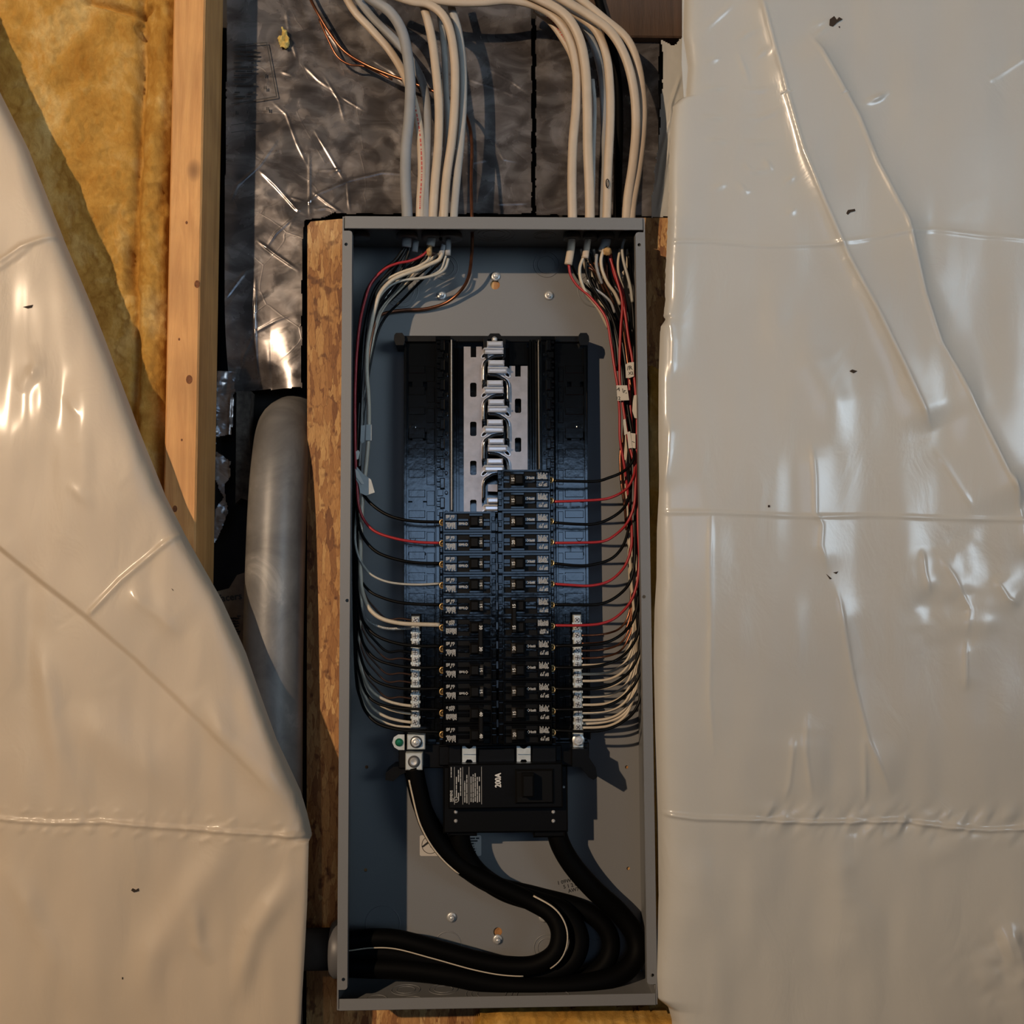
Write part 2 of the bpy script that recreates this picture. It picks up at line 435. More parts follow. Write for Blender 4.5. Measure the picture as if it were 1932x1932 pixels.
def sheet_mesh(name, X, Y, D, mask, mat, parent=None, thick=0):
    """X,Y pixel positions on the base plane; D world y of each point (built as real relief on the wall plane)"""
    H, W_ = X.shape
    dx = RI.x*((X-966)/FPX)-UP.x*((Y-966)/FPX)+FW.x
    dy = RI.y*((X-966)/FPX)-UP.y*((Y-966)/FPX)+FW.y
    dz = RI.z*((X-966)/FPX)-UP.z*((Y-966)/FPX)+FW.z
    base = np.median(D)
    t = (base-CAM.y)/dy
    V = np.stack([CAM.x+dx*t, D, CAM.z+dz*t], -1).reshape(-1, 3)
    cm = mask[:-1, :-1] & mask[1:, :-1] & mask[:-1, 1:] & mask[1:, 1:]
    i, j = np.nonzero(cm); a = i*W_+j
    F = np.stack([a, a+W_, a+W_+1, a+1], -1)
    used = np.unique(F); rm = np.full(H*W_, -1); rm[used] = np.arange(len(used)); V = V[used]; F = rm[F]
    me = bpy.data.meshes.new(name); nv, nf = len(V), len(F)
    me.vertices.add(nv); me.vertices.foreach_set('co', V.astype(np.float32).ravel())
    me.loops.add(nf*4); me.loops.foreach_set('vertex_index', F.astype(np.int32).ravel())
    me.polygons.add(nf); me.polygons.foreach_set('loop_start', np.arange(0, nf*4, 4, dtype=np.int32))
    me.update(calc_edges=True); me.validate()
    me.polygons.foreach_set('use_smooth', [True]*nf); me.materials.append(MAT[mat])
    o = bpy.data.objects.new(name, me); COL.objects.link(o)
    if thick:
        md = o.modifiers.new('solid', 'SOLIDIFY'); md.thickness = thick; md.offset = -1
    if parent: o.parent = parent; o.location = -WL(parent)
    return o
_nr = np.random.RandomState(3)
def fnoise(X, Y, scale, seed=0, oct=3, stretch=(1, 1)):
    """value noise on pixel grids, about -1..1"""
    out = np.zeros(X.shape); amp = 1; tot = 0
    for o in range(oct):
        rs = np.random.RandomState(seed*13+o); T = rs.rand(257, 257)*2-1
        u = X/scale/stretch[0]*2**o+1000.37; v = Y/scale/stretch[1]*2**o+1000.77
        iu = np.floor(u).astype(int); iv = np.floor(v).astype(int); fu = u-iu; fv = v-iv
        fu = fu*fu*(3-2*fu); fv = fv*fv*(3-2*fv); g = lambda a, b: T[a % 257, b % 257]
        out += amp*((g(iu, iv)*(1-fu)+g(iu+1, iv)*fu)*(1-fv)+(g(iu, iv+1)*(1-fu)+g(iu+1, iv+1)*fu)*fv)
        tot += amp; amp *= .5
    return out/tot

# ================================================================ SETTING
b = MB(); b.box(-1.2, 1.2, .19, .25, -.7, 1.7); tag(b.build('wall_back', 'concrete_dark'), kind='structure')

def interp(pl, y): return float(np.interp(y, [p[1] for p in pl], [p[0] for p in pl]))

# stud at the left
b = MB()
xl = at(309, 900, .035).x; xr = at(371, 900, .035).x
b.box(xl, xr, .035, .124, -.5, 1.6, .002)
tag(b.build('wall_stud', 'pine'), 'pale pine stud standing between yellow insulation and the foil board', 'stud')
st_k = [o for o in bpy.data.objects if o.name == 'wall_stud'][0]
for (kx, ky, kr) in ((372,536,.0042),(357,716,.0048),(352,420,.0018),(338,640,.0015),(343,830,.0014),(330,960,.0035)):
    c = at(kx, ky, .0349); b = MB(); b.plate([(c.x+kr*.8*math.cos(a), c.z+kr*1.15*math.sin(a)) for a in (2*math.pi*i/16 for i in range(16))], [circ_k for circ_k in []], .0348, .0352)
    b.build('knot', 'knot', st_k)
# blocking at upper right
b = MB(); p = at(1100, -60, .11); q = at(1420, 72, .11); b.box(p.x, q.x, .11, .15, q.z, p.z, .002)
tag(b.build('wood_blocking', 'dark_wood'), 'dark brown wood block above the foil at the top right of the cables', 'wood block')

# OSB backing board
b = MB(); 
ob_out = [(580, 426), (586, 418), (640, 413), (1000, 410), (1262, 411), (1262, 2000), (578, 2000)]
b.pxplate(ob_out, [], .106, .1165)
tag(b.build('osb_backing_board', 'osb'), 'orange brown flake board fixed behind the grey panel box', 'board')

# foil boards
def foil_height(X, Y):
    D = .1245 + .0012*fnoise(X, Y, 150, 5, 2) + .00012*fnoise(X, Y, 40, 6, 2)
    creases = [([(430,390),(448,350),(490,312),(527,258)],.0016,2.4), ([(487,318),(520,350),(560,395),(580,405)],.0022,3.2),
      ([(484,452),(520,480),(566,512)],.0018,2.6), ([(422,568),(450,530),(470,505)],.0018,2.6), ([(510,188),(540,215),(560,270),(584,320)],.0011,2.2),
      ([(584,285),(584,350),(584,410)],.0016,2.0), ([(540,440),(560,400),(600,365),(660,340),(720,325),(790,330)],.0013,2.6),
      ([(500,470),(520,440),(560,405)],.0013,2.2), ([(588,360),(620,385),(650,405)],.0018,2.4), ([(590,240),(620,290),(652,345)],.0012,2.2),
      ([(655,340),(658,380),(660,400)],.0011,1.8), ([(482,520),(482,560),(480,600),(482,730)],.0020,2.6), ([(560,590),(520,605),(482,625),(455,670),(445,725)],.0013,2.4),
      ([(430,712),(440,690),(450,690)],.0018,2.2), ([(600,35),(625,70),(655,110)],.0014,3), ([(570,120),(600,150),(628,170)],.0013,2.6),
      ([(610,140),(640,190),(650,230)],.0011,2.4),([(640,180),(690,210)],.0012,2.0),([(690,105),(740,135),(770,165)],.0013,3),([(900,120),(960,150),(1003,180)],.0012,2.),
      ([(870,145),(930,165),(1003,192)],.0013,2.),([(545,60),(560,110)],.0012,2.4),([(530,135),(555,142)],.0014,2.4),([(540,20),(545,60)],.0013,3),
      ([(620,330),(640,320),(600,322)],.0011,2),([(930,385),(1000,383)],.0013,2.2),([(880,310),(925,300)],.0011,2),([(895,250),(930,260),(950,300),(1000,310)],.0009,2.2),
      ([(592,395),(615,392),(640,400)],.0014,2.4),([(545,372),(575,380)],.0012,2)]
    for pl, a, w_ in creases: D = D-ridge(X, Y, pl, a*.62, w_*.8, .25)
    # invented tilt at the lower left, shaped to mirror the bulb's warm glow
    k = np.clip((Y-560)/170, 0, 1)*np.clip((570-X)/60, 0, 1)
    D = D + .030*k*k*np.clip((570-X)/120, 0, 1)
    D = D - .0025*np.exp(-((X-505)/11)**2)*np.clip((Y-640)/40, 0, 1)
    D = D + .0005*fnoise(X, Y, 60, 8, 2, (1, 1))*np.clip((Y-250)/120, 0, 1)*np.clip((1000-X)/300+.3, 0, 1)
    return D
xs = np.arange(424, 1246, 2.); ys = np.arange(-24, 742, 2.); X, Y = np.meshgrid(xs, ys)
D = foil_height(X, Y)
jag = 1.1*fnoise(X, Y, 14, 11, 2)
m1 = inpoly(X+jag, Y+jag, [(428,-40),(1004,-40),(1004,404),(655,404),(632,402),(612,412),(574,416),(570,520),(570,732),(420,732)])
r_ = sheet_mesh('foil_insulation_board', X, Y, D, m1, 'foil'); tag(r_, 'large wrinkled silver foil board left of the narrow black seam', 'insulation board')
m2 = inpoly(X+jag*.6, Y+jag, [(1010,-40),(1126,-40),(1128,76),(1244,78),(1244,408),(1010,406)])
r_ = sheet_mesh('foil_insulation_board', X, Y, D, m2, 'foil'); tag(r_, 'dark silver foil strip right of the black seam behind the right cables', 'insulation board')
# foil edge and dark foam core under the foil, left of the pipe
b = MB(); b.pxplate([(446,738),(474,738),(470,800),(473,860),(470,945),(455,940),(444,950)], [], .128, .15)
b.build_ = None
core = b.build('foam_core_slab', 'foam_core'); tag(core, 'dark torn foam edge in the hole beside the grey pipe top', 'insulation board')
xs = np.arange(398, 452, 2.); ys = np.arange(700, 1112, 2.); X, Y = np.meshgrid(xs, ys)
jag = 2*fnoise(X, Y, 8, 21, 2)
D = .126+.003*fnoise(X, Y, 20, 22, 3)-ridge(X, Y, [(437,740),(432,820),(436,900),(432,960)], .003, 3, .05)
mm = inpoly(X+jag, Y, [(424,700),(446,700),(440,800),(437,820),(408,825),(408,850),(436,870),(436,900),(425,915),(430,960),(432,965),(420,1000),(402,1030),(402,1000),(405,960),(420,938),(404,905),(408,700)])
r_ = sheet_mesh('foil_scrap', X, Y, D, mm, 'foil'); tag(r_, 'narrow torn strip of crumpled foil hanging between stud and pipe', 'foil strip')
# kraft printed facer strip
b = MB(); b.pxplate([(384,1122),(400,1118),(432,1110),(447,1085),(462,1080),(466,1340),(384,1340)], [], .131, .133)
kp = b.build('printed_facer_strip', 'kraft_paper'); tag(kp, 'brown paper facing with bold black print between left sheet and pipe', 'paper facing')
b = MB(); c = at(430, 1127, .1305); text(b, 'l facers', c, .0125, 7, .0004)
c = at(441, 1213, .1305); text(b, 'ax', c, .015, 8, .0005)
for k in range(8):
    p = at(409+k*2.5, 1163+k*5, .1306); q = at(455, 1166+k*5, .1306)
    printing(b, p.x, q.x, q.z-.0012, p.z+.0006, .1306, .0024, False, fill=.85, ragged=.25, dash=(2, 5), th=.7)
p = at(430, 1229, .1306); q = at(458, 1226, .1306); b.box(p.x, q.x, .1303, .1306, p.z-.0006, q.z+.0004)
for k, s in enumerate(['n', 'e', 's', '&', 's', 'b']):
    c = at(440+(k % 2)*11+k*1.0, 1238+k*8.5, .1305); text(b, s, c, .011, 7, .0002)
b.build('printed_text', 'print_black', kp)
# print on the foil near the stud
fo = [o for o in bpy.data.objects if o.name == 'foil_insulation_board'][0]
b = MB()
def strip(p, q, w_, y=.1195):
    a, c = at(*p, y), at(*q, y); d = (c-a).normalized(); n_ = Vector((-d.z, 0, d.x))*w_
    b.add([a-n_, c-n_, c+n_, a+n_], [(0, 1, 2, 3)])
strip((436,196),(522,182),.0006); strip((522,182),(503,80),.0006); strip((503,80),(440,86),.0006); strip((436,236),(492,228),.0004); strip((436,250),(488,243),.0004)
for k in range(12):
    p = at(440, 96+k*8, .1195); q = at(489+(k % 3)*4, 92+k*8, .1195)
    if k in (9,): continue
    printing(b, p.x, q.x, p.z-.0002, p.z+.0022, .1195, .0026, False, fill=.8, ragged=.3, dash=(2, 6), th=.8)
for (x, y) in ((447,213),(465,210),(478,208),(505,205),(498,140),(500,165)):
    p = at(x, y, .1195); printing(b, p.x-.002, p.x+.0025, p.z-.003, p.z+.003, .1195, .0022, True, fill=.8, th=.7)
b.build('printed_text', 'print_black', fo)
# yellow foam chip on the foil, greenish plastic strip right
xs = np.arange(520, 550, 1.); ys = np.arange(44, 94, 1.); X, Y = np.meshgrid(xs, ys)
mm = inpoly(X, Y, [(533,50),(541,56),(544,72),(547,80),(543,90),(538,92),(534,88),(528,86),(525,78),(522,70),(530,64)])
D = .117-.003*np.sin(X*.4)*np.cos(Y*.3)-.002*fnoise(X, Y, 6, 3)
tag(sheet_mesh('foam_chip', X, Y, D, mm, 'foam_chip', thick=.002), 'small yellow scrap stuck on the foil near the stud', 'scrap')
xs = np.arange(1205, 1330, 2.); ys = np.arange(60, 414, 2.); X, Y = np.meshgrid(xs, ys)
jag = 3*fnoise(X, Y, 16, 31, 2)
mm = inpoly(X+jag, Y+jag*1.4, [(1246,74),(1262,80),(1268,84),(1285,72),(1295,74),(1300,100),(1300,410),(1226,410),(1230,360),(1243,260),(1247,200),(1250,120)])
D = .108+.003*fnoise(X, Y, 50, 32, 3)-ridge(X, Y, [(1285,140),(1265,200),(1262,230),(1245,300),(1238,360)], .003, 3)-ridge(X, Y, [(1270,190),(1262,280),(1240,408)], .002, 3)
tag(sheet_mesh('poly_scrap', X, Y, D, mm, 'poly_right'), 'narrow dull plastic strip torn at the top, beside the large right sheet', 'plastic strip')

# fibreglass
xs = np.arange(-70, 352, 3.); ys = np.arange(-60, 1130, 3.); X, Y = np.meshgrid(xs, ys)
edge = np.interp(Y, [-60, 40, 100, 170, 290, 360, 520, 640, 800, 900, 1130], [352, 350, 346, 340, 335, 328, 326, 322, 322, 318, 315])+4*fnoise(X, Y, 18, 41, 3)
cx = np.interp(Y, [-60, 60, 120, 300, 420, 520, 560, 800], [318, 315, 310, 295, 285, 290, 280, 278])
valley = np.interp(Y, [-60, 100, 300, 400, 540, 560, 800, 1130], [270, 268, 262, 258, 252, 262, 255, 240])
D = .072-.016*np.exp(-((X-cx)/24)**2)+.014*np.exp(-((X-valley)/9)**2)
D = D-.010*fnoise(X, Y, 120, 42, 3)-.006*fnoise(X, Y, 34, 43, 4)-.0030*fnoise(X, Y, 9, 44, 3)
D = D+ridge(X, Y, [(150,-5),(215,15),(255,24),(300,18)], .014, 6, .1)+ridge(X, Y, [(255,40),(262,60),(285,62)], .012, 7, .2)
D = D+.03*np.clip((X-edge+14)/14, 0, 1)**2
D = D+.018*np.exp(-(((X-243)/10)**2+((Y-490)/45)**2))
r_ = sheet_mesh('fiberglass_batt', X, Y, D, X < edge, 'fiberglass'); tag(r_, 'fluffy yellow fiberglass batt filling the bay left of the pine stud', 'insulation')
xs = np.arange(1210, 1300, 2.); ys = np.arange(672, 2000, 3.); X, Y = np.meshgrid(xs, ys)
D = .085-.006*fnoise(X, Y, 24, 51, 4)+.02*np.clip((1225-X)/10, 0, 1)
jag = 6*fnoise(X, Y, 14, 52, 2)
r_ = sheet_mesh('fiberglass_batt', X, Y, D, (Y > 690+jag) & (X > 1222), 'fiberglass'); tag(r_, 'narrow yellow fiberglass strip squeezed between panel box and right sheet', 'insulation')
xs = np.arange(890, 1300, 3.); ys = np.arange(1885, 2000, 3.); X, Y = np.meshgrid(xs, ys)
top = np.interp(X, [890, 905, 950, 1040, 1120, 1150, 1200, 1300], [1945, 1916, 1906, 1909, 1914, 1913, 1918, 1920])+3*fnoise(X, Y, 12, 53, 2)
D = .045+.05*np.clip((top+14-Y)/16, 0, 1)**2-.008*fnoise(X, Y, 30, 54, 4)
r_ = sheet_mesh('fiberglass_batt', X, Y, D, Y > top, 'fiberglass'); tag(r_, 'yellow fiberglass tuft showing just below the bottom lip of the box', 'insulation')

# grey pipe
b = MB()
pp = [at3(p) for p in [(512,2060,.075),(512,1800,.078),(513,1500,.080),(515,1250,.084),(519,1080,.090),(524,950,.098),(530,870,.110),(538,815,.132)]]
pp += [pp[-1]+Vector((.004, .030, .016)), pp[-1]+Vector((.008, .050, .020))]
b.tube(pp, .0365, n=28, sub=6, pt=True)
tag(b.build('grey_conduit_pipe', 'pvc_pipe', smoothf=True), 'dusty grey plastic pipe bending into the wall left of the flake board', 'pipe')
# silver torn foil edge right of the pipe
xs = np.arange(556, 574, 1.); ys = np.arange(960, 1560, 3.); X, Y = np.meshgrid(xs, ys)
c_ = np.interp(Y, [960, 1300, 1560], [568, 566, 564])+1.5*fnoise(X*0, Y, 14, 61, 3)
D = .120-.006*fnoise(X, Y, 9, 62, 3)
tag(sheet_mesh('foil_scrap', X, Y, D, np.abs(X-c_) < 2.2+fnoise(X, Y, 20, 63, 2), 'foil'), 'thin silver foil edge running down between pipe and flake board', 'foil strip')

# nipple at lower left
b = MB(); c = at(640, 1790, .05)
c = Vector((-.181, .050, at(640, 1790, .05).z))
b.lathe(c, [(.020, .004), (.031, .004), (.0325, .0), (.0325, -.009), (.029, -.0135), (.024, -.0145)], 28, 'x')
nip = b.build('conduit_nipple', 'connector_grey', smoothf=True); tag(nip, 'rounded grey pipe fitting entering the lower left side of the box', 'pipe fitting')
b = MB(); b.lathe(c, [(.0235, -.012), (.0235, -.075), (.02, -.075)], 24, 'x'); b.build('pipe_stub', 'concrete_dark', nip, True)

# ================================================================ PANEL ENCLOSURE
HW, HH, DP = .181, .9155, .105
box = empty('electrical_panel_box', (0, 0, 0), 'tall open grey metal breaker panel box in the middle', 'electrical panel')
T = .0016
def circ(cx, cz, r, n=14): return [(cx+r*math.cos(2*math.pi*i/n), cz+r*math.sin(2*math.pi*i/n)) for i in range(n)]
def pxc(px, py, y): p = at(px, py, y); return p.x, p.z
k1, k2 = pxc(934, 538, DP), pxc(939, 1759, DP)
def keyhole(c, up):
    r = .0062; return circ(c[0], c[1], r, 18)
holes = [keyhole(k1, 1), circ(k2[0], k2[1]+.001, .0055, 16)]
for h in ((692,1447),(1182,1447),(690,1641),(1185,1638)): holes.append(circ(*pxc(*h, DP), .0022, 10))
b = MB(); b.plate([(-HW, 0), (HW, 0), (HW, HH), (-HW, HH)], holes, DP-T, DP); b.build('back_plate', 'box_paint', box)
FL = .0115
for s, hs in ((-1, ((653,461),(655,1133),(648,1848))), (1, ((1206,462),(1215,1126),(1231,1840)))):
    b = MB(); b.box(s*HW, s*(HW-T), 0, DP-T, .001, HH-.001)
    zt, zb = HH-.0175, .0225
    x0, x1 = s*HW, s*(HW-FL); r = .003
    out = [(x0, zb), (x1+s*r, zb), (x1+s*.0009, zb+.0009), (x1, zb+r), (x1, zt-r), (x1+s*.0009, zt-.0009), (x1+s*r, zt), (x0, zt)]
    if s > 0: out.reverse()
    b.plate(out, [circ(*pxc(*h, 0), .0020, 12) for h in hs], -.0002, T)
    # inner return of the flange
    b.box(x1, x1+s*T, T, .012, zb+.002, zt-.002)
    b.build('side_wall', 'box_paint', box)
b = MB(); b.box(-HW, HW, .0005, DP-T, HH-T, HH); 
b.box(-.1785, .1785, -.0012, .0006, HH-.0150, HH+.0002, .0006); b.build('top_wall', 'box_paint', box)
b = MB(); b.box(-HW, HW, .0005, DP-T, 0, T)
b.box(-.1785, .1790, -.0012, .0006, -.0002, .0125, .0006); b.build('bottom_wall', 'box_paint', box)
def ringy(b, c, r, w_, y):       # raised ring on back
    b.tube([(c[0]+r*math.cos(a), y, c[1]+r*math.sin(a)) for a in (2*math.pi*i/28 for i in range(28))], w_, n=6, sub=1, closed=True)
def knock(rs, c, plane='back'):
    b = MB()
    for r in rs:
        if plane == 'back': ringy(b, c, r, .0008, DP-T)
        else:
            z = HH-T if plane == 'top' else T
            b.tube([(c[0]+r*math.cos(a), c[1]+r*math.sin(a)*.999, z) for a in (2*math.pi*i/28 for i in range(28))], .0005, n=6, sub=1, closed=True)
    b.build('knockout', 'box_paint', box, True)
for px, py, rs in ((1031,500,(.0165,.0115)),(840,505,(.0165,.0115)),(757,548,(.022,.0165,.011)),(1122,548,(.022,.016)),(1031,1787,(.0155,.011)),(1118,1748,(.016,)),(722,1742,(.021,)),(845,1782,(.016,))):
    knock([r for r in rs], pxc(px, py, DP))
for px, y, rs in ((932,.055,(.026,.020,.014)),(1028,.058,(.014,.010)),(855,.06,(.013,))): knock(rs, (at(px, 440, .05).x, y), 'top')
for px, y, rs in ((928,.038,(.030,.024,.017)),(836,.055,(.017,.011)),(764,.055,(.017,.011)),(780,.022,(.012,)),(712,.028,(.012,)),(1050,.03,(.014,))): knock(rs, (at(px, 1860, .04).x, y), 'bottom')
def screw(px, py, name='mounting_screw', r=.0062):
    c = at(px, py, DP-.003); c.y = DP-T
    b = MB(); b.lathe(c, [(r, 0), (r, -.0012), (r*.62, -.0016), (r*.55, -.0016)], 22); o = b.build(name, 'zinc', box, True)
    b = MB(); b.hexnut(c, r*.55, DP-T-.0052, DP-T-.0014); b.lathe(c, [(r*.3, -.005), (r*.3, -.0056), (r*.12, -.006)], 12); b.build('hex_head', 'zinc', o)
for p in ((935,521),(833,557),(1036,557),(852,1731),(1026,1731),(939,1773)): screw(*p)
# warning sticker and stamps
b = MB(); b.pxplate([(794,1576),(906,1576),(908,1578),(908,1613),(906,1615),(794,1615),(792,1613),(792,1578)], [], DP-T-.0004, DP-T-.0001)
st = b.build('warning_label', 'sticker', box)
b = MB(); c = at(812, 1594, DP-T-.0005)
b.tube([(c.x+.0105*math.cos(a), c.y, c.z+.0105*math.sin(a)) for a in (2*math.pi*i/32 for i in range(32))], .00035, n=4, sub=1, closed=True)
b.plate([(c.x-.011, c.z-.002), (c.x-.009, c.z-.003), (c.x+.001, c.z+.004), (c.x-.001, c.z+.006)], [], c.y-.0001, c.y)
for dx in (0, .004): b.box(c.x+dx, c.x+dx+.0005, c.y-.0001, c.y, c.z-.003, c.z); b.box(c.x+dx, c.x+dx+.003, c.y-.0001, c.y, c.z, c.z+.0005)
p, q = at(826, 1610, c.y), at(905, 1579, c.y); printing(b, p.x, q.x, p.z, q.z, c.y, .0032, False, ragged=.15, dash=(1.2, 3.5))
b.build('label_print', 'print_black', st)
b = MB()
for k, (a, t_) in enumerate(((0, '1 09W9 0U'), (1, '5 1 2 00'), (2, 'AW7'))):
    c = at(1074+k*4, 1661+k*9, DP-T-.0003); text(b, t_, c, .0062, 12, .0001)
b.build('stamped_print', 'print_black', box)

# ================================================================ INTERIOR
IY = .060
inter = empty('breaker_mounting_base', at(935, 1000, .09), 'black plastic breaker mounting frame with exposed metal bus bars', 'breaker mount')
# floor tray
b = MB(); b.pxplate([(762,640),(1106,640),(1108,1440),(762,1440)], [], .088, .1025); b.build('tray', 'interior_plastic', inter)
b = MB()   # top frame bar and ears
b.pxbox(748, 633, 1108, 646, .072, .10, .001)
for s, ex in ((1, 753), (-1, 1101)):
    b.pxplate([(ex-9, 632), (ex-6, 628), (ex+6, 628), (ex+10, 634), (ex+11, 642), (ex+8, 651), (ex-6, 651), (ex-10, 640)], [], .066, .10)
b.pxplate([(913,634),(954,634),(954,672),(948,680),(948,640),(920,640),(920,680),(913,672)], [], .056, .09)
b.pxplate([(921,634),(925,629),(942,629),(946,634)], [], .056, .09)
b.build('top_frame', 'black_plastic', inter); b = MB()
b.pxplate([(1080,1413),(1109,1413),(1112,1430),(1124,1448),(1127,1466),(1120,1472),(1110,1466),(1096,1447),(1080,1447)], [], .035, .10)
b.build('foot', 'black_plastic', inter); b = MB()
b.pxplate([(727,1472),(728,1458),(742,1447),(770,1445),(772,1455),(755,1462),(742,1474)], [], .060, .10)
b.build('foot', 'black_plastic', inter); b = MB()
b.pxbox(752, 1405, 1112, 1446, .055, .10, .001)
b.build('bottom_frame', 'black_plastic', inter)
# side rails
def side_rail(xa, xb, xm, flip):
    b = MB(); y0 = .076
    sl = []
    ys_ = [(720,737),(815,831),(945,959),(1030,1048)]
    o_l, o_r = (xa+6, xb-5) if not flip else (xa+5, xb-6)
    for (a, c) in ys_:
        for (u0, u1) in ((7, 15), (35, 43)) if not flip else ((xb-xa-43+4, xb-xa-35+4), (xb-xa-15, xb-xa-7)):
            sl.append([(xa+u0, a), (xa+u1, a), (xa+u1, c), (xa+u0, c)])
    b.pxplate([(xa, 648), (xb, 648), (xb, 1395), (xa, 1395)], sl, y0, .09)
    w0, w1 = (xa+8, xm) if not flip else (xm, xb-8)
    rr = random.Random(4)
    for k, yy in enumerate(range(690, 1390, 39)):
        b.pxbox(w0, yy, w1, yy+rr.choice((14, 16, 20)), y0-.0012, y0, .0006)
        v0, v1 = (xm+3, xb-3) if not flip else (xa+3, xm-3)
        b.pxbox(v0, yy+2, v1, yy+30, y0-.0010, y0, .0006)
    b.pxbox(xa, 648, xa+3, 1395, y0-.004, y0, .0005); b.pxbox(xb-3, 648, xb, 1395, y0-.004, y0, .0005)
    for yy in (860, 1000, 1083, 1200):
        b.pxbox(xa+4, yy, xb-4, yy+2, y0-.0024, y0)
    for yy in (806, 1016):
        c = at((w0+8) if not flip else (w1-8), yy, y0)
        b.tube([(c.x+.0034*math.cos(a), y0-.0001, c.z+.0034*math.sin(a)) for a in (2*math.pi*i/20 for i in range(20))], .0004, n=5, sub=1, closed=True)
    b.build('side_rail', 'interior_plastic', inter)
side_rail(763, 823, 802, False); side_rail(1050, 1109, 1066, True)
def hook_rail(xa, xb, flip, yend):
    b = MB(); y0 = .060
    b.pxbox(xa, 634, xb, 1405, y0+.004, .09, .0008)
    b.pxbox(xa, 634, xb, 642, y0, .09, .0008)
    k = 0; yy = 645.
    while yy < yend:
        u = (lambda d: xa+d) if not flip else (lambda d: xb-d)
        b.pxbox(*(sorted((u(8), u(17)))[0], yy-4, sorted((u(8), u(17)))[1], yy+16), y0-.004, y0+.005, .001)
        b.pxbox(sorted((u(2), u(9)))[0], yy-2, sorted((u(2), u(9)))[1], yy+3, y0-.001, y0+.005, .0005)
        b.pxbox(sorted((u(2), u(9)))[0], yy+9, sorted((u(2), u(9)))[1], yy+13, y0-.001, y0+.005, .0005)
        c = at(u(20), yy+24, y0); b.lathe(c, [(.0022, .004), (.0022, .0), (.0014, -.0004)], 12)
        b.pxbox(sorted((u(3), u(14)))[0], yy+18, sorted((u(3), u(14)))[1], yy+30, y0+.001, y0+.005, .0005)
        yy += 37.2
    b.build('hook_rail', 'interior_plastic', inter)
hook_rail(822, 850, False, 950); hook_rail(1020, 1048, True, 875)
b = MB()   # divider edges, pale grey painted for the light the plastic reflects
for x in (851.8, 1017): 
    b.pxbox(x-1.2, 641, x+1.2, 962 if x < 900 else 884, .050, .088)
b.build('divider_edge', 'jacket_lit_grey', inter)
b = MB()
for x in (856, 861, 866, 1003, 1008, 1012): b.pxbox(x-1, 641, x+1, 1405, .064, .09, .0005)
b.pxbox(912, 640, 917, 1400, .066, .09); b.pxbox(958, 690, 961, 1400, .066, .09)
b.pxbox(961, 642, 994, 688, .074, .09)
b.build('divider', 'interior_plastic', inter)
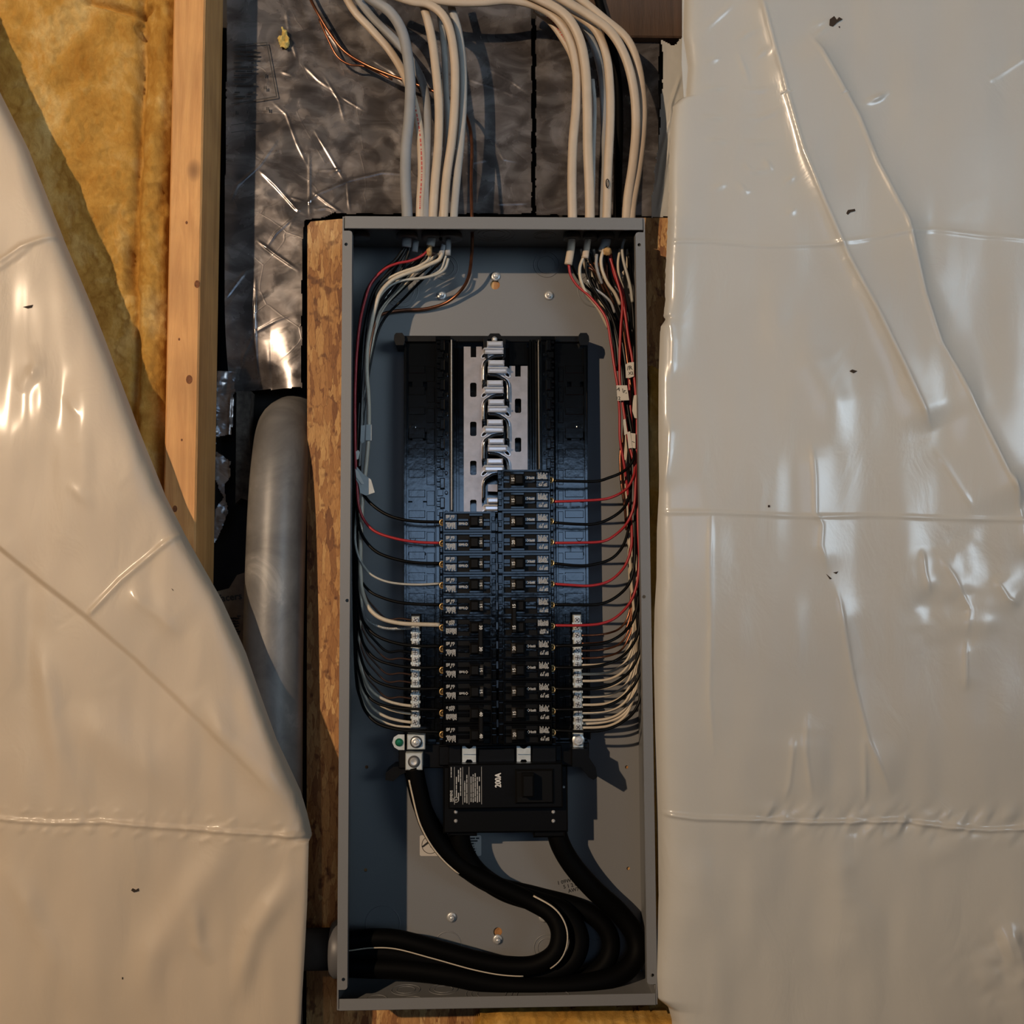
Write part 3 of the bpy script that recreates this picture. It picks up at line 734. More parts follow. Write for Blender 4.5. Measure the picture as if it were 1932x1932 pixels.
# bus bars with cranked stab fingers
BY = .060
def slot(x0, y0, x1, y1, r=2):
    return [(x0+r, y0), (x1-r, y0), (x1, y0+r), (x1, y1-r), (x1-r, y1), (x0+r, y1), (x0, y1-r), (x0, y0+r)]
PB = 74.
def busbar(left):
    b = MB(); fr = MB(); mir = lambda x: x if left else 2*935.2-x
    top, y0s = (654, 658.) if left else (690.5, 694.)
    n = 10
    out = [(875, top), (888, top), (888, top+20), (898.5, top+20), (898.5, top), (909, top)]
    for k in range(n):
        y0 = y0s+PB*k
        if k: out += [(909, y0-12)]
        out += [(909.5, y0+3), (912, y0-1), (914, y0-2), (950, y0-2), (950, y0+11), (934, y0+11.5), (926, y0+13.5), (918, y0+20), (911, y0+27), (909, y0+34)]
    out += [(909, 1400), (875, 1400)]
    out = [(mir(x), y) for x, y in out]
    sl = []
    for k in range(9):
        a = (722 if left else 752)+PB*k*.995
        if a+27 < 1395: sl.append([(mir(x), y) for x, y in slot(887, a, 899, a+27)])
    for k in range(n):
        y0 = y0s+PB*k; cx_, cy_ = 914, y0+12.5
        sl.append([(mir(cx_+6.0*math.cos(t)*math.cos(-.75)-2.6*math.sin(t)*math.sin(-.75)), cy_+6.0*math.cos(t)*math.sin(-.75)+2.6*math.sin(t)*math.cos(-.75)) for t in (2*math.pi*i/14 for i in range(14))])
    b.pxplate(out, sl, BY, BY+.003)
    o = b.build('bus_bar', 'bus_metal', inter)
    o['label'] = 'left bus bar, set one step higher' if left else 'right bus bar, set one step lower'
    # raised stab jaws and rolled edges
    for k in range(n):
        y0 = y0s+PB*k
        if (left and y0 > 975) or (not left and y0 > 900): continue
        s = MB()
        def P(x, y, d): return at(mir(x), y, d)
        # jaw above: folded blade
        for ya, yb, xa, xb, yf in ((y0-15, y0-5, 919, 949, .044), (y0-3, y0+9, 914 if left else 914, 950, .050)):
            p_, q_ = P(xa, ya, yf), P(xb, yb, yf)
            s.box(p_.x, q_.x, yf, BY+.001, q_.z, p_.z, .0016)
        s.tube([P(913, y0, .049), P(930, y0-.3, .0485), P(950, y0, .049)], .0012, n=8, sub=3)
        s.tube([P(950, y0+10.5, BY-.001), P(937, y0+11, BY-.001), P(927, y0+13, BY-.001), (P(918, y0+19.5, BY-.001)), P(911.5, y0+26, BY-.0005), P(909.3, y0+36, BY)], .0009, n=6, sub=4)
        s.tube([at(mir(cx2), cy2, BY-.0005) for cx2, cy2 in [(914+7.2*math.cos(t)*math.cos(-.75)-3.6*math.sin(t)*math.sin(-.75), y0+12.5+7.2*math.cos(t)*math.sin(-.75)+3.6*math.sin(t)*math.cos(-.75)) for t in (2*math.pi*i/16 for i in range(16))]], .0009, n=6, sub=1, closed=True)
        s.build('stab', 'stab_metal', o)
        g = MB(); g.tube([P(950, y0+14, BY-.003), P(935, y0+15, BY-.003), P(925, y0+19, BY-.003), P(914, y0+28, BY-.003), P(912.5, y0+50, BY-.003), P(912.5, y0+62, BY-.003)], .0022, .004, n=8, sub=4)
        g.build('insulator_rib', 'interior_plastic', inter, True)
busbar(True); busbar(False)
c = at(933, 640, .052); b = MB(); b.lathe(c, [(.0035, .004), (.0035, 0), (.0012, -.0015)], 14); b.build('top_screw', 'zinc', inter, True)

# ================================================================ BREAKERS
RY = .020                                   # rim face of the breakers
zT, zB = at(991, 905, RY).z, at(991, 1385, RY).z
PZ = (zT-zB)/12
CXR, CXL = at(992.5, 1150, RY).x, at(883.5, 1150, RY).x
def M_local(parts_fn):
    return parts_fn
HB = PZ/2*.985
def rect(x0, x1, z0, z1): return [(x0, z0), (x1, z0), (x1, z1), (x0, z1)]
def body_mesh(n):
    """n poles stacked downward; local origin = centre of first pole, rim face y=0"""
    b = MB()
    for k in range(n):
        o = -k*PZ
        b.box(-.0330, .0300, .0046, .045, o-HB, o+HB, .0008)
        b.box(-.0330, -.0275, .0015, .01, o+.001, o+HB-.001, .0006); b.box(-.0322, -.0280, .0005, .01, o-.0060, o-.0006, .0006)
        b.plate(rect(-.0275, .0295, o-HB+.0003, o+HB-.0003), [rect(-.0262, .0280, o-.0098, o+.0100)], 0, .005)
        b.box(.0130, .0275, .0008, .005, o+.0000, o+.0093, .0004); b.box(.0130, .0275, .0008, .005, o-.0090, o-.0008, .0004)
        b.box(-.0006, .0122, .0012, .005, o+.0003, o+.0048, .0004); b.box(-.0006, .0122, .0012, .005, o-.0036, o-.0006, .0004)
        b.box(-.0175, -.0012, .0012, .005, o+.0068, o+.0096, .0004); b.box(-.0175, -.0012, .0012, .005, o-.0095, o-.0068, .0004)
        b.box(-.0258, -.0185, .0022, .005, o+.0002, o+.0052, .0003); b.box(-.0258, -.0185, .0022, .005, o-.0034, o-.0006, .0003)
        b.box(.0300, .0345, .010, .045, o-HB, o+HB, .0008)
        b.box(.0300, .0338, .003, .02, o+.0062, o+HB-.0006, .0008); b.box(.0300, .0338, .003, .02, o-HB+.0006, o-.0052, .0008)
    return b
def recess_mesh(n):
    b = MB()
    for k in range(n): b.box(-.0262, .0280, .0028, .0045, -k*PZ-.0098, -k*PZ+.0100)
    return b
def label_mesh(n, two, sd):
    b = MB(); r = random.Random(sd)
    for k in range(n):
        o = -k*PZ
        printing(b, .0138, .0270, o+.0006, o+.0088, .0006, .00115, True, r, .92, .3, (1.5, 5), .66)
        printing(b, .0160, .0268, o-.0086, o-.0020, .0006, .00115, True, r, .9, .5, (1.5, 4), .62)
        if not two:
            b.plate([(.0002, o+.0024), (.0022, o+.0044), (.0042, o+.0024), (.0022, o+.0004)], [[(.0012, o+.0024), (.0022, o+.0014), (.0032, o+.0024), (.0022, o+.0034)]], .0010, .0011)
            printing(b, .0044, .0110, o+.0008, o+.0042, .0011, .0011, True, r, .95, .25, (1.2, 3), .66)
    return b
def handle_mesh(n, tie):
    b = MB()
    for k in range(n):
        o = -k*PZ
        b.box(-.0128, -.0022, -.0075, .006, o-.0062, o+.0060, .0016)
    if tie:
        b.box(-.0172, -.0118, -.0130, -.0040, -(n-1)*PZ-.0065, .0065, .0010)
    return b
def plate_mesh(n, tie):
    b = MB()
    for k in range(n):
        o = -k*PZ
        if not tie: b.box(-.0176, -.0126, -.0042, .005, o-.0058, o+.0058, .0006)
    return b
def num_mesh(t_, n, tie):
    b = MB()
    for k in range(n):
        o = -k*PZ
        y = -.0132 if tie else -.0044
        text(b, t_, (-.0147, y, o+(0 if not tie else 0)), .0052, 90, .00016)
    return b
def lug_mesh(n):
    b = MB()
    for k in range(n):
        o = -k*PZ
        pts = [(.0308+.0030*math.cos(a), .0068, o+.0005+.0034*math.sin(a)) for a in (R_(-115+i*23) for i in range(11))]
        b.tube(pts, .00085, .0012, n=7, sub=2)
        b.box(.0300, .0330, .0085, .012, o-.003, o+.004)
    return b
proto = {}
def mesh_of(key, fn, mat, smoothf=False):
    if key not in proto:
        o = fn().build(key[0], mat, None, smoothf); proto[key] = o.data; bpy.data.objects.remove(o)
    return proto[key]
def child(name, me, parent, rotz=None):
    o = bpy.data.objects.new(name, me); COL.objects.link(o); o.parent = parent; return o
def breaker(col, row, amps, n=1, label='', tie=False):
    x = CXR if col > 0 else CXL
    t = empty('circuit_breaker', (x, RY, zT-row*PZ), label, 'circuit breaker', 'breakers in the right column' if col > 0 else 'breakers in the left column')
    if col < 0:
        t.rotation_euler = (0, math.pi, 0); t.location.z = zT-(row+n-1)*PZ
    child('breaker_body', mesh_of(('breaker_body', n), lambda: body_mesh(n), 'breaker_plastic'), t)
    child('recessed_face', mesh_of(('recessed_face', n), lambda: recess_mesh(n), 'handle_plastic'), t)
    h = child('toggle_handle', mesh_of(('toggle_handle', n, tie), lambda: handle_mesh(n, tie), 'handle_plastic'), t)
    if not tie: child('number_plate', mesh_of(('number_plate', n), lambda: plate_mesh(n, tie), 'number_plate'), h)
    child('amp_rating', mesh_of(('amp_rating', amps, n, tie), lambda: num_mesh(amps, n, tie), 'print_white'), h)
    child('label_print', mesh_of(('label_print', n, tie), lambda: label_mesh(n, tie and n > 1, 5), 'print_grey'), t)
    child('terminal_lug', mesh_of(('terminal_lug', n), lambda: lug_mesh(n), 'brass', True), t)
    return t
ORD = ['topmost', 'second', 'third', 'fourth', 'fifth', 'sixth', 'seventh', 'eighth', 'ninth', 'tenth', 'eleventh', 'twelfth']
rc = [(0,'15',1),(1,'15',1),(2,'20',1),(3,'20',1),(4,'15',1),(5,'15',1),(6,'15',2),(8,'20',1),(9,'15',1),(10,'15',1),(11,'15',1),(12,'20',1)]
lc = [(2,'15',1),(3,'15',1),(4,'15',1),(5,'15',1),(6,'15',1),(7,'30',2),(9,'15',1),(10,'15',1),(11,'40',2)]
for side, lst in ((1, rc), (-1, lc)):
    for i, (row, a, n) in enumerate(lst):
        sd = 'right' if side > 0 else 'left'
        if n == 2: lb = {'15': 'wide double black breaker with tied handles in the right column', '30': 'upper double black breaker with tied handles in the left column', '40': 'lower double black breaker with tied handles at the foot of the left column'}[a]
        elif i == len(lst)-1: lb = f'slim black breaker marked {a}, bottommost in the {sd} column'
        else: lb = f'slim black breaker marked {a}, {ORD[i]} from the top of the {sd} column' if i else f'slim black breaker marked {a}, topmost in the {sd} column'
        breaker(side, row, a, n, lb, n == 2)

# main breaker
mb_ = empty('main_breaker', at(955, 1500, .03), 'big black main breaker marked 200A below the breaker columns', 'main breaker')
b = MB()
b.pxbox(846, 1442, 1062, 1524, .026, .09, .0015); b.pxbox(836, 1446, 1072, 1570, .044, .095, .002)
b.pxbox(828, 1408, 1060, 1442, .050, .09, .001)
b.pxbox(846, 1406, 870, 1440, .040, .08, .001); b.pxbox(1003, 1406, 1050, 1440, .040, .08, .001); b.pxbox(902, 1412, 972, 1440, .044, .08, .001)
b.pxbox(1006, 1555, 1066, 1580, .050, .09, .002); b.pxbox(846, 1555, 900, 1578, .050, .09, .002)
b.build('breaker_body', 'black_plastic', mb_)
b = MB(); b.pxbox(972, 1452, 1045, 1516, .022, .05, .002); b.pxbox(985, 1462, 1008, 1505, .004, .03, .002); b.build('toggle_handle', 'handle_plastic', mb_)
b = MB(); c = at(939.5, 1472, .0257); text(b, '200A', c, .0098, 90, .00035, .78); b.build('amp_rating', 'print_white', mb_)
b = MB(); c = at(851.5, 1502, .0257); text(b, 'SIEMENS', c, .0042, 90, .00012, .85)
c = at(851.5, 1457, .0257); text(b, 'TYPE QN', c, .003, 90, .0001, .9) if False else printing(b, c.x-.001, c.x+.001, c.z-.006, c.z+.006, .0257, .0018, True, ragged=0)
rr = random.Random(11)
p = at(857, 1518, .0257); q = at(910, 1445, .0257)
for k in range(14):
    x = p.x+(q.x-p.x)*k/13.5
    if k in (0, 4, 7, 13): b.box(x, x+.00045, .02555, .0257, p.z, q.z-.001)
    else: printing(b, x-.0008, x+.0012, p.z+.001+rr.random()*.016*(k < 4), q.z-rr.random()*.012, .0257, .0019, True, rr, .93, .2, (2, 6), .6)
c = at(860.5, 1509, .0256)
b.tube([(c.x+.0030*math.cos(a), c.y, c.z+.0030*math.sin(a)) for a in (2*math.pi*i/20 for i in range(20))], .0004, n=4, sub=1, closed=True)
text(b, 'UL', (c.x, c.y, c.z), .0026, 60, .0001)
b.build('label_print', 'print_grey', mb_)
for px in (885, 988):
    b = MB(); p = at(px, 1408, .038)
    arc = [(px-13, 1408), (px-8, 1408)]+[(px-8+16*(i/6), 1408+5*math.sin(math.pi*i/6)) for i in range(1, 6)]+[(px+8, 1408), (px+13, 1408), (px+13, 1423), (px-13, 1423)]
    b.pxplate(arc, [], .037, .040)
    b.pxplate([(px-13, 1423), (px+13, 1423), (px+13, 1439), (px+8, 1439), (px+4, 1433), (px-4, 1433), (px-8, 1439), (px-13, 1439)], [], .041, .043)
    b.build('bus_clip', 'bar_green', mb_)
for px, py, y_, r_s in ((860,1532,.0435,.0022),(860,1549,.0435,.0022),(1044,1532,.0435,.0022),(1044,1549,.0435,.0022),(1045.5,1438,.049,.0016),(1063.5,1485,.043,.0016)):
    b = MB(); c = at(px, py, y_); b.lathe(c, [(r_s, .002), (r_s, 0), (r_s*.5, -.001)], 10); b.build('small_screw', 'zinc', mb_)

# ================================================================ NEUTRAL / GROUND BARS
def scr(parent, c, r=.0034, mat='zinc'):
    b = MB(); b.lathe(c, [(r, .002), (r, -.0004), (r*.85, -.0010), (r*.2, -.0010)], 16)
    a = rng.uniform(0, 3.1); d = Vector((math.cos(a), 0, math.sin(a)))*r*.85; n_ = Vector((-d.z, 0, d.x))*.16
    o = b.build('terminal_screw', mat, parent)
    g = MB(); y = Vector((0, -.0011, 0)); g.add([c+y-d-n_, c+y+d-n_, c+y+d+n_, c+y-d+n_], [(0, 1, 2, 3)])
    d2, n2 = Vector((-d.z, 0, d.x)), Vector((d.x, 0, d.z))*.16; g.add([c+y*1.02-d2-n2, c+y*1.02+d2-n2, c+y*1.02+d2+n2, c+y*1.02-d2+n2], [(0, 1, 2, 3)])
    g.build('drive_slot', 'print_black', o)
def bar(px, top, bot, ys_, label):
    t = empty('neutral_bar', at(px, (top+bot)/2, .052), label, 'terminal bar')
    b = MB(); c0, c1 = at(px, top, .052), at(px, bot, .052); hw = .0048
    b.box(c0.x-hw, c0.x+hw, .052, .064, c1.z, c0.z, .0012)
    for y in ys_:
        z = at(px, y+6.5, .052).z; b.box(c0.x+hw-.0002, c0.x+hw+.001, .053, .060, z-.0015, z+.0012); b.box(c0.x-hw-.001, c0.x-hw+.0002, .053, .060, z-.0015, z+.0012)
    b.build('bar_body', 'bar_green', t)
    for y in ys_:
        c = at(px, y, .0515); c.x = c0.x+rng.uniform(-.0004, .0004); scr(t, c)
    b = MB(); b.box(c0.x-.006, c0.x+.006, .064, .09, c1.z+.002, c0.z+.003, .001); b.build('standoff', 'black_plastic', t)
    return c0
LS = [1170,1187,1200,1214,1231,1245,1258,1273,1288,1304,1318,1332,1347,1363]
RS = [1170,1184,1198,1213,1227,1241,1254,1271,1284,1299,1314,1329,1345,1358,1372]
bar(784, 1163, 1373, LS, 'silver terminal bar with screws left of the breakers')
bar(1089, 1160, 1379, RS, 'silver terminal bar with screws right of the breakers')
def lug(px, py, w_, h_, label, hexh, big=False):
    t = empty('terminal_lug_block', at(px, py, .045), label, 'lug')
    b = MB(); b.pxbox(px-w_/2, py-h_/2, px+w_/2, py+h_/2, .040, .062, .001); b.build('lug_body', 'bar_green', t)
    c = at(px, py, .0395); b = MB()
    b.lathe(c, [(.0072, .001), (.0072, -.0004), (.0060, -.0012), (.0050, -.0012)], 22); b.build('collar', 'steel_dark', t)
    b = MB()
    if hexh: b.lathe(c, [(.0055, 0), (.0055, -.002), (.003, -.003)], 20); b.hexnut(c, .0046, c.y-.0065, c.y-.001); b.lathe(c, [(.0026, -.0060), (.0026, -.0072), (.001, -.0076)], 12)
    else: b.lathe(c, [(.0050, 0), (.0050, -.0022), (.0036, -.0034), (.0008, -.0030)], 20)
    b.build('set_screw', 'zinc', t)
lug(785, 1400, 34, 28, 'silver square lug with hex bolt at the foot of the left terminal bar', True)
lug(781, 1437, 32, 32, 'lower silver square lug with round screw clamping the striped black cable', False)
t = empty('bonding_tab', at(753, 1400, .05), 'small rounded silver tab with a green screw beside the upper lug', 'ground tab')
b = MB(); b.pxplate([(763,1386),(763,1415),(752,1415),(744,1410),(740,1401),(743,1391),(751,1386)], [], .050, .053); b.build('tab', 'bar_green', t)
c = at(753, 1400.5, .0495); b = MB(); b.lathe(c, [(.0048, .001), (.0048, -.0010), (.003, -.0028), (.0006, -.003)], 18); b.build('ground_screw', 'green_screw', t)
t = empty('bar_bolt', at(1091, 1396, .05), 'round hex bolt with washer at the foot of the right terminal bar', 'bolt')
b = MB(); b.pxbox(1081, 1382, 1101, 1411, .052, .058, .001); b.build('tab', 'bar_green', t)
c = at(1091, 1396, .0515); b = MB(); b.lathe(c, [(.0072, .001), (.0072, -.001), (.005, -.0018)], 22); b.hexnut(c, .0056, c.y-.006, c.y-.001); b.lathe(c, [(.003, -.0055), (.003, -.0068), (.0015, -.007)], 14); b.build('bolt_head', 'zinc', t)

# ================================================================ WIRES
WR = .00165
def wire(pts, mat, r, label, cat='wire', group=None, name=None, n=8, sub=6):
    nm = name or {'wire_red': 'red_wire', 'wire_black': 'black_wire', 'wire_white': 'white_wire', 'wire_grey': 'white_wire', 'copper': 'copper_wire', 'copper_dull': 'copper_wire'}[mat]
    b = MB(); b.tube([at3(p) for p in pts], r, n=n, sub=sub)
    o = b.build(nm, mat, None, True); tag(o, label, cat, group); return o
def zrow(row, px): # pixel row of a breaker terminal
    return {0:906.5,1:946.5,2:986,3:1024.5,4:1063,5:1101.5,6:1140.5,7:1180,8:1219,9:1259.5,10:1299.5,11:1339,12:1378}[row]
D0 = .030
GR = 'wires from the right breakers'; GL = 'wires from the left breakers'
right = {
 0: ('wire_black', [(1044,907,D0),(1080,908,.028),(1125,908,.03),(1150,901,.03),(1172,892,.032),(1188,879,.034),(1196,862,.036),(1195,835,.045),(1186,780,.05),(1178,720,.05),(1170,660,.05),(1155,600,.05),(1130,560,.05),(1108,520,.05),(1106,490,.05)]),
 1: ('wire_red', [(1044,946.5,D0),(1090,945,.028),(1130,943,.03),(1155,938,.032),(1180,924,.035),(1194,902,.036),(1197,880,.04),(1190,850,.042),(1183,815,.042),(1176,770,.043),(1170,725,.044),(1169,680,.045),(1171,620,.045),(1174,570,.046),(1163,525,.048),(1152,490,.05),(1146,470,.05)]),
 2: ('wire_black', [(1044,986,D0),(1090,989,.028),(1125,988,.03),(1155,976,.032),(1178,957,.035),(1189,930,.04),(1190,890,.045),(1182,800,.055),(1176,700,.06),(1165,620,.06),(1140,575,.06),(1112,535,.058),(1108,495,.05)]),
 3: ('wire_red', [(1044,1024.5,D0),(1090,1024,.028),(1135,1022,.03),(1160,1010,.033),(1183,987,.036),(1196,955,.036),(1199,915,.038),(1200,860,.042),(1202,800,.042),(1199,740,.042),(1193,680,.042),(1186,640,.044),(1179,590,.046),(1171,550,.048),(1158,515,.050),(1150,470,.05)]),
 4: ('wire_black', [(1044,1063,D0),(1085,1067,.028),(1115,1066,.03),(1150,1056,.033),(1171,1037,.036),(1183,1010,.04),(1188,975,.045),(1190,900,.055),(1187,800,.06),(1184,700,.06),(1180,620,.06),(1160,560,.06),(1140,520,.055),(1138,480,.05)]),
 5: ('wire_red', [(1044,1101.5,D0),(1080,1104,.028),(1115,1105,.03),(1150,1096,.033),(1177,1071,.036),(1190,1038,.038),(1192,1000,.042),(1187,950,.05),(1178,880,.046),(1170,830,.045),(1169,780,.044),(1166,735,.042),(1159,690,.042),(1153,650,.043),(1143,600,.046),(1115,562,.05),(1090,540,.052),(1077,520,.052),(1073,500,.05)]),
 6: ('wire_black', [(1044,1140.5,D0),(1090,1141,.028),(1130,1140,.03),(1160,1128,.033),(1185,1104,.036),(1196,1070,.038),(1198,1020,.042),(1198,900,.055),(1196,800,.06),(1196,700,.06),(1195,600,.06),(1188,530,.06),(1186,480,.05)]),
 7: ('wire_red', [(1044,1180,D0),(1090,1180,.028),(1132,1177,.03),(1162,1165,.033),(1188,1138,.036),(1201,1105,.038),(1206,1060,.04),(1204,1000,.04),(1202,930,.044),(1196,850,.052),(1190,780,.052),(1186,700,.052),(1183,640,.054),(1180,580,.056),(1172,540,.056),(1155,500,.055)]),
 8: ('wire_black', [(1044,1219,D0),(1100,1217,.028),(1140,1213,.03),(1170,1199,.034),(1192,1175,.038),(1203,1140,.042),(1204,1080,.05),(1202,950,.06),(1199,800,.066),(1197,650,.066),(1196,560,.064),(1192,500,.06),(1188,470,.05)]),
 9: ('wire_black', [(1044,1259.5,D0),(1100,1259,.028),(1140,1254,.03),(1172,1240,.034),(1195,1214,.038),(1206,1180,.042),(1206,1100,.05),(1204,950,.064),(1200,800,.07),(1192,650,.07),(1178,560,.068),(1160,505,.06),(1150,470,.052)]),
 10: ('wire_black', [(1044,1299.5,D0),(1100,1300,.028),(1140,1296,.03),(1172,1281,.034),(1196,1255,.038),(1208,1215,.042),(1208,1130,.052),(1205,950,.07),(1198,800,.074),(1185,650,.074),(1165,570,.072),(1148,510,.064),(1142,470,.054)]),
 11: ('wire_black', [(1044,1339,D0),(1100,1338,.028),(1140,1333,.03),(1172,1318,.034),(1198,1290,.038),(1210,1250,.042),(1209,1160,.055),(1206,950,.074),(1194,800,.078),(1178,650,.078),(1150,570,.076),(1125,515,.066),(1112,470,.054)]),
 12: ('wire_black', [(1044,1378,D0),(1100,1380,.028),(1140,1377,.03),(1172,1364,.034),(1198,1340,.038),(1210,1300,.042),(1211,1200,.056),(1207,950,.078),(1190,800,.082),(1170,650,.082),(1140,575,.078),(1095,530,.068),(1076,495,.054)]),
}
rowname = {0:'topmost',1:'second',2:'third',3:'fourth',4:'fifth',5:'sixth',6:'upper pole of the double',7:'lower pole of the double',8:'first one under the double',9:'second one under the double',10:'third one under the double',11:'second to last',12:'bottommost'}
for k, (mt, pts) in right.items():
    c = 'red' if mt == 'wire_red' else 'black'
    what = rowname[k]+(' breaker' if 'pole' not in rowname[k] else ' breaker')
    wire(pts, mt, .0018 if mt == 'wire_black' else .00165, f'{c} wire from the {what} in the right column', 'wire', GR)
left = {
 2: ('wire_black', .0019, [(830,985,D0),(790,984,.03),(758,980,.03),(728,970,.032),(702,952,.035),(686,932,.04),(679,905,.045),(680,850,.055),(684,760,.06),(690,680,.06),(698,610,.06),(720,560,.06),(752,520,.058),(770,480,.052),(772,462,.05)]),
 3: ('wire_red', .0017, [(830,1024.5,D0),(790,1023,.03),(750,1017,.03),(710,1004,.032),(688,983,.034),(677,955,.034),(674,920,.034),(671,870,.034),(670,800,.036),(670,740,.037),(673,670,.038),(679,610,.04),(689,565,.043),(701,533,.045),(725,508,.046),(750,497,.047),(775,492,.048),(797,482,.05),(810,470,.05)]),
 4: ('wire_black', .0019, [(830,1063,D0),(790,1062,.03),(750,1056,.03),(712,1042,.032),(688,1018,.035),(677,990,.04),(674,950,.05),(678,850,.06),(684,740,.066),(692,650,.066),(705,590,.066),(735,540,.064),(775,500,.058),(800,475,.052)]),
 5: ('wire_grey', .0014, [(830,1101,D0),(790,1103,.03),(750,1101,.03),(722,1095,.031),(698,1082,.034),(682,1061,.036),(673,1038,.038),(670,1010,.04),(673,960,.05),(678,890,.05),(682,820,.048),(684,760,.046),(688,690,.045),(694,630,.045),(703,590,.046),(718,558,.05),(738,538,.052),(765,528,.053),(790,525,.053),(815,519,.053),(832,508,.052),(839,490,.05),(843,478,.05)]),
 6: ('wire_black', .0018, [(830,1141,D0),(790,1140,.03),(750,1136,.03),(712,1124,.032),(692,1110,.035),(680,1090,.04),(674,1050,.05),(675,950,.064),(680,820,.07),(688,690,.07),(700,610,.07),(725,560,.068),(765,510,.062),(800,480,.054)]),
 7: ('wire_white', .0026, [(830,1179,.028),(790,1178,.026),(755,1176,.026),(722,1168,.028),(700,1152,.031),(687,1128,.034),(681,1095,.037),(680,1040,.04),(682,980,.042),(685,925,.042),(690,885,.042),(694,840,.040),(696,790,.038),(695,745,.038),(692,700,.038),(694,650,.038),(701,610,.040),(708,580,.042),(718,552,.044),(738,530,.046),(762,518,.048),(790,508,.049),(812,498,.05),(828,490,.05),(834,478,.05)]),
 8: ('wire_black', .0019, [(830,1219,D0),(790,1219,.03),(750,1214,.031),(715,1202,.033),(694,1185,.036),(681,1160,.042),(675,1100,.055),(674,950,.074),(680,820,.078),(690,690,.078),(705,600,.078),(745,545,.072),(785,500,.064),(815,475,.054)]),
 9: ('wire_black', .0017, [(830,1259,D0),(790,1260,.03),(750,1256,.031),(715,1246,.033),(694,1228,.036),(681,1200,.042),(674,1140,.055),(673,950,.08),(680,820,.084),(694,690,.084),(712,600,.084),(755,550,.076),(800,510,.066),(828,485,.056)]),
 10: ('wire_black', .0017, [(830,1299,D0),(790,1300,.03),(750,1298,.031),(715,1288,.033),(694,1270,.036),(681,1240,.042),(673,1180,.055),(671,950,.085),(682,820,.088),(698,690,.088),(720,610,.088),(765,560,.08),(810,515,.068),(836,490,.058)]),
 11: ('wire_black', .0017, [(830,1339,D0),(790,1338,.03),(750,1336,.031),(715,1328,.033),(694,1312,.036),(681,1280,.042),(672,1220,.055),(669,1000,.082),(672,820,.085),(682,690,.085),(700,600,.08),(725,545,.07),(750,500,.06),(764,470,.052)]),
 12: ('wire_black', .0019, [(830,1381,D0),(790,1380,.03),(750,1376,.031),(715,1366,.033),(694,1348,.036),(681,1320,.042),(671,1260,.055),(667,1050,.078),(669,820,.08),(676,690,.08),(692,600,.075),(712,545,.066),(742,500,.056),(762,468,.052)]),
}
ln = {2:'topmost',3:'second',4:'third',5:'fourth',6:'fifth',7:'upper pole of the higher double',8:'lower pole of the higher double',9:'eighth',10:'ninth',11:'upper pole of the bottom double',12:'lower pole of the bottom double'}
for k, (mt, r, pts) in left.items():
    c = {'wire_red': 'red', 'wire_black': 'black', 'wire_grey': 'thin white', 'wire_white': 'thick white'}[mt]
    wire(pts, mt, r, f'{c} wire from the {ln[k]} breaker in the left column', 'wire', GL)
# neutral and ground wires on the terminal bars
GN = 'wires on the right terminal bar'; GM = 'wires on the left terminal bar'
rw = [(2,'copper',-6),(3,'copper',-14),(4,'copper',-4),(5,'copper',-8),(6,'wire_white',0),(7,'wire_white',0),(8,'wire_white',0),(9,'wire_white',0),(10,'wire_white',0),(11,'wire_white',0),(12,'wire_white',0),(13,'wire_white',0),(14,'wire_white',0)]
for j, (i, mt, dz_) in enumerate(rw):
    y = RS[i]+1; f = j/12; dd = .056
    rise = 60+30*f
    xg = 1190+14*f
    if mt == 'copper':
        pts = [(1097,y,dd),(1125,y-1,.058),(1150,y-5,.062),(1170,y-14,.066),(1184,y-34,.068),(xg,y-70,.068),(1190,y-160,.068),(1184+j,1000,.066),(1176+j*2,920,.06),(1171+j,880,.055),(1173+j,850,.055),(1180,780,.06),(1186,700,.065),(1180,600,.066),(1150,540,.062),(1120+j*8,495,.056)]
    else:
        pts = [(1097,y,dd),(1125,y-.5,.056),(1150,y-4,.055),(1172,y-15,.054),(1188,y-36,.054),(xg,y-rise,.056),(xg,y-rise-60,.060),(1200-6*(j % 3),1120-6*j,.066),(1190-4*(j % 2),1000,.070),(1182+2*(j % 4),900,.070),(1190-j,800,.075),(1188,700,.08),(1178-j,620,.082),(1160-3*j,560,.08),(1150-4*j if j % 2 else 1180,510,.07),(1140-4*j if j % 2 else 1184,470,.056)]
    c = 'bare copper' if mt == 'copper' else 'cream white'
    wire(pts, mt, .00125 if mt == 'copper' else .0016, f'{c} wire under screw {["","","three","four","five","six","seven","eight","nine","ten","eleven","twelve","thirteen","fourteen","fifteen"][i]} from the top of the right terminal bar', 'wire', GN)
lw = [(0,'copper_dull',.0012),(4,'wire_black',.0015),(5,'copper_dull',.0011),(7,'copper_dull',.0011),(8,'copper_dull',.0011),(10,'copper_dull',.0011),(11,'wire_white',.0018),(12,'wire_white',.0014),(13,'wire_white',.0018)]
LN = ['first','second','third','fourth','fifth','sixth','seventh','eighth','ninth','tenth','eleventh','twelfth','thirteenth','fourteenth']
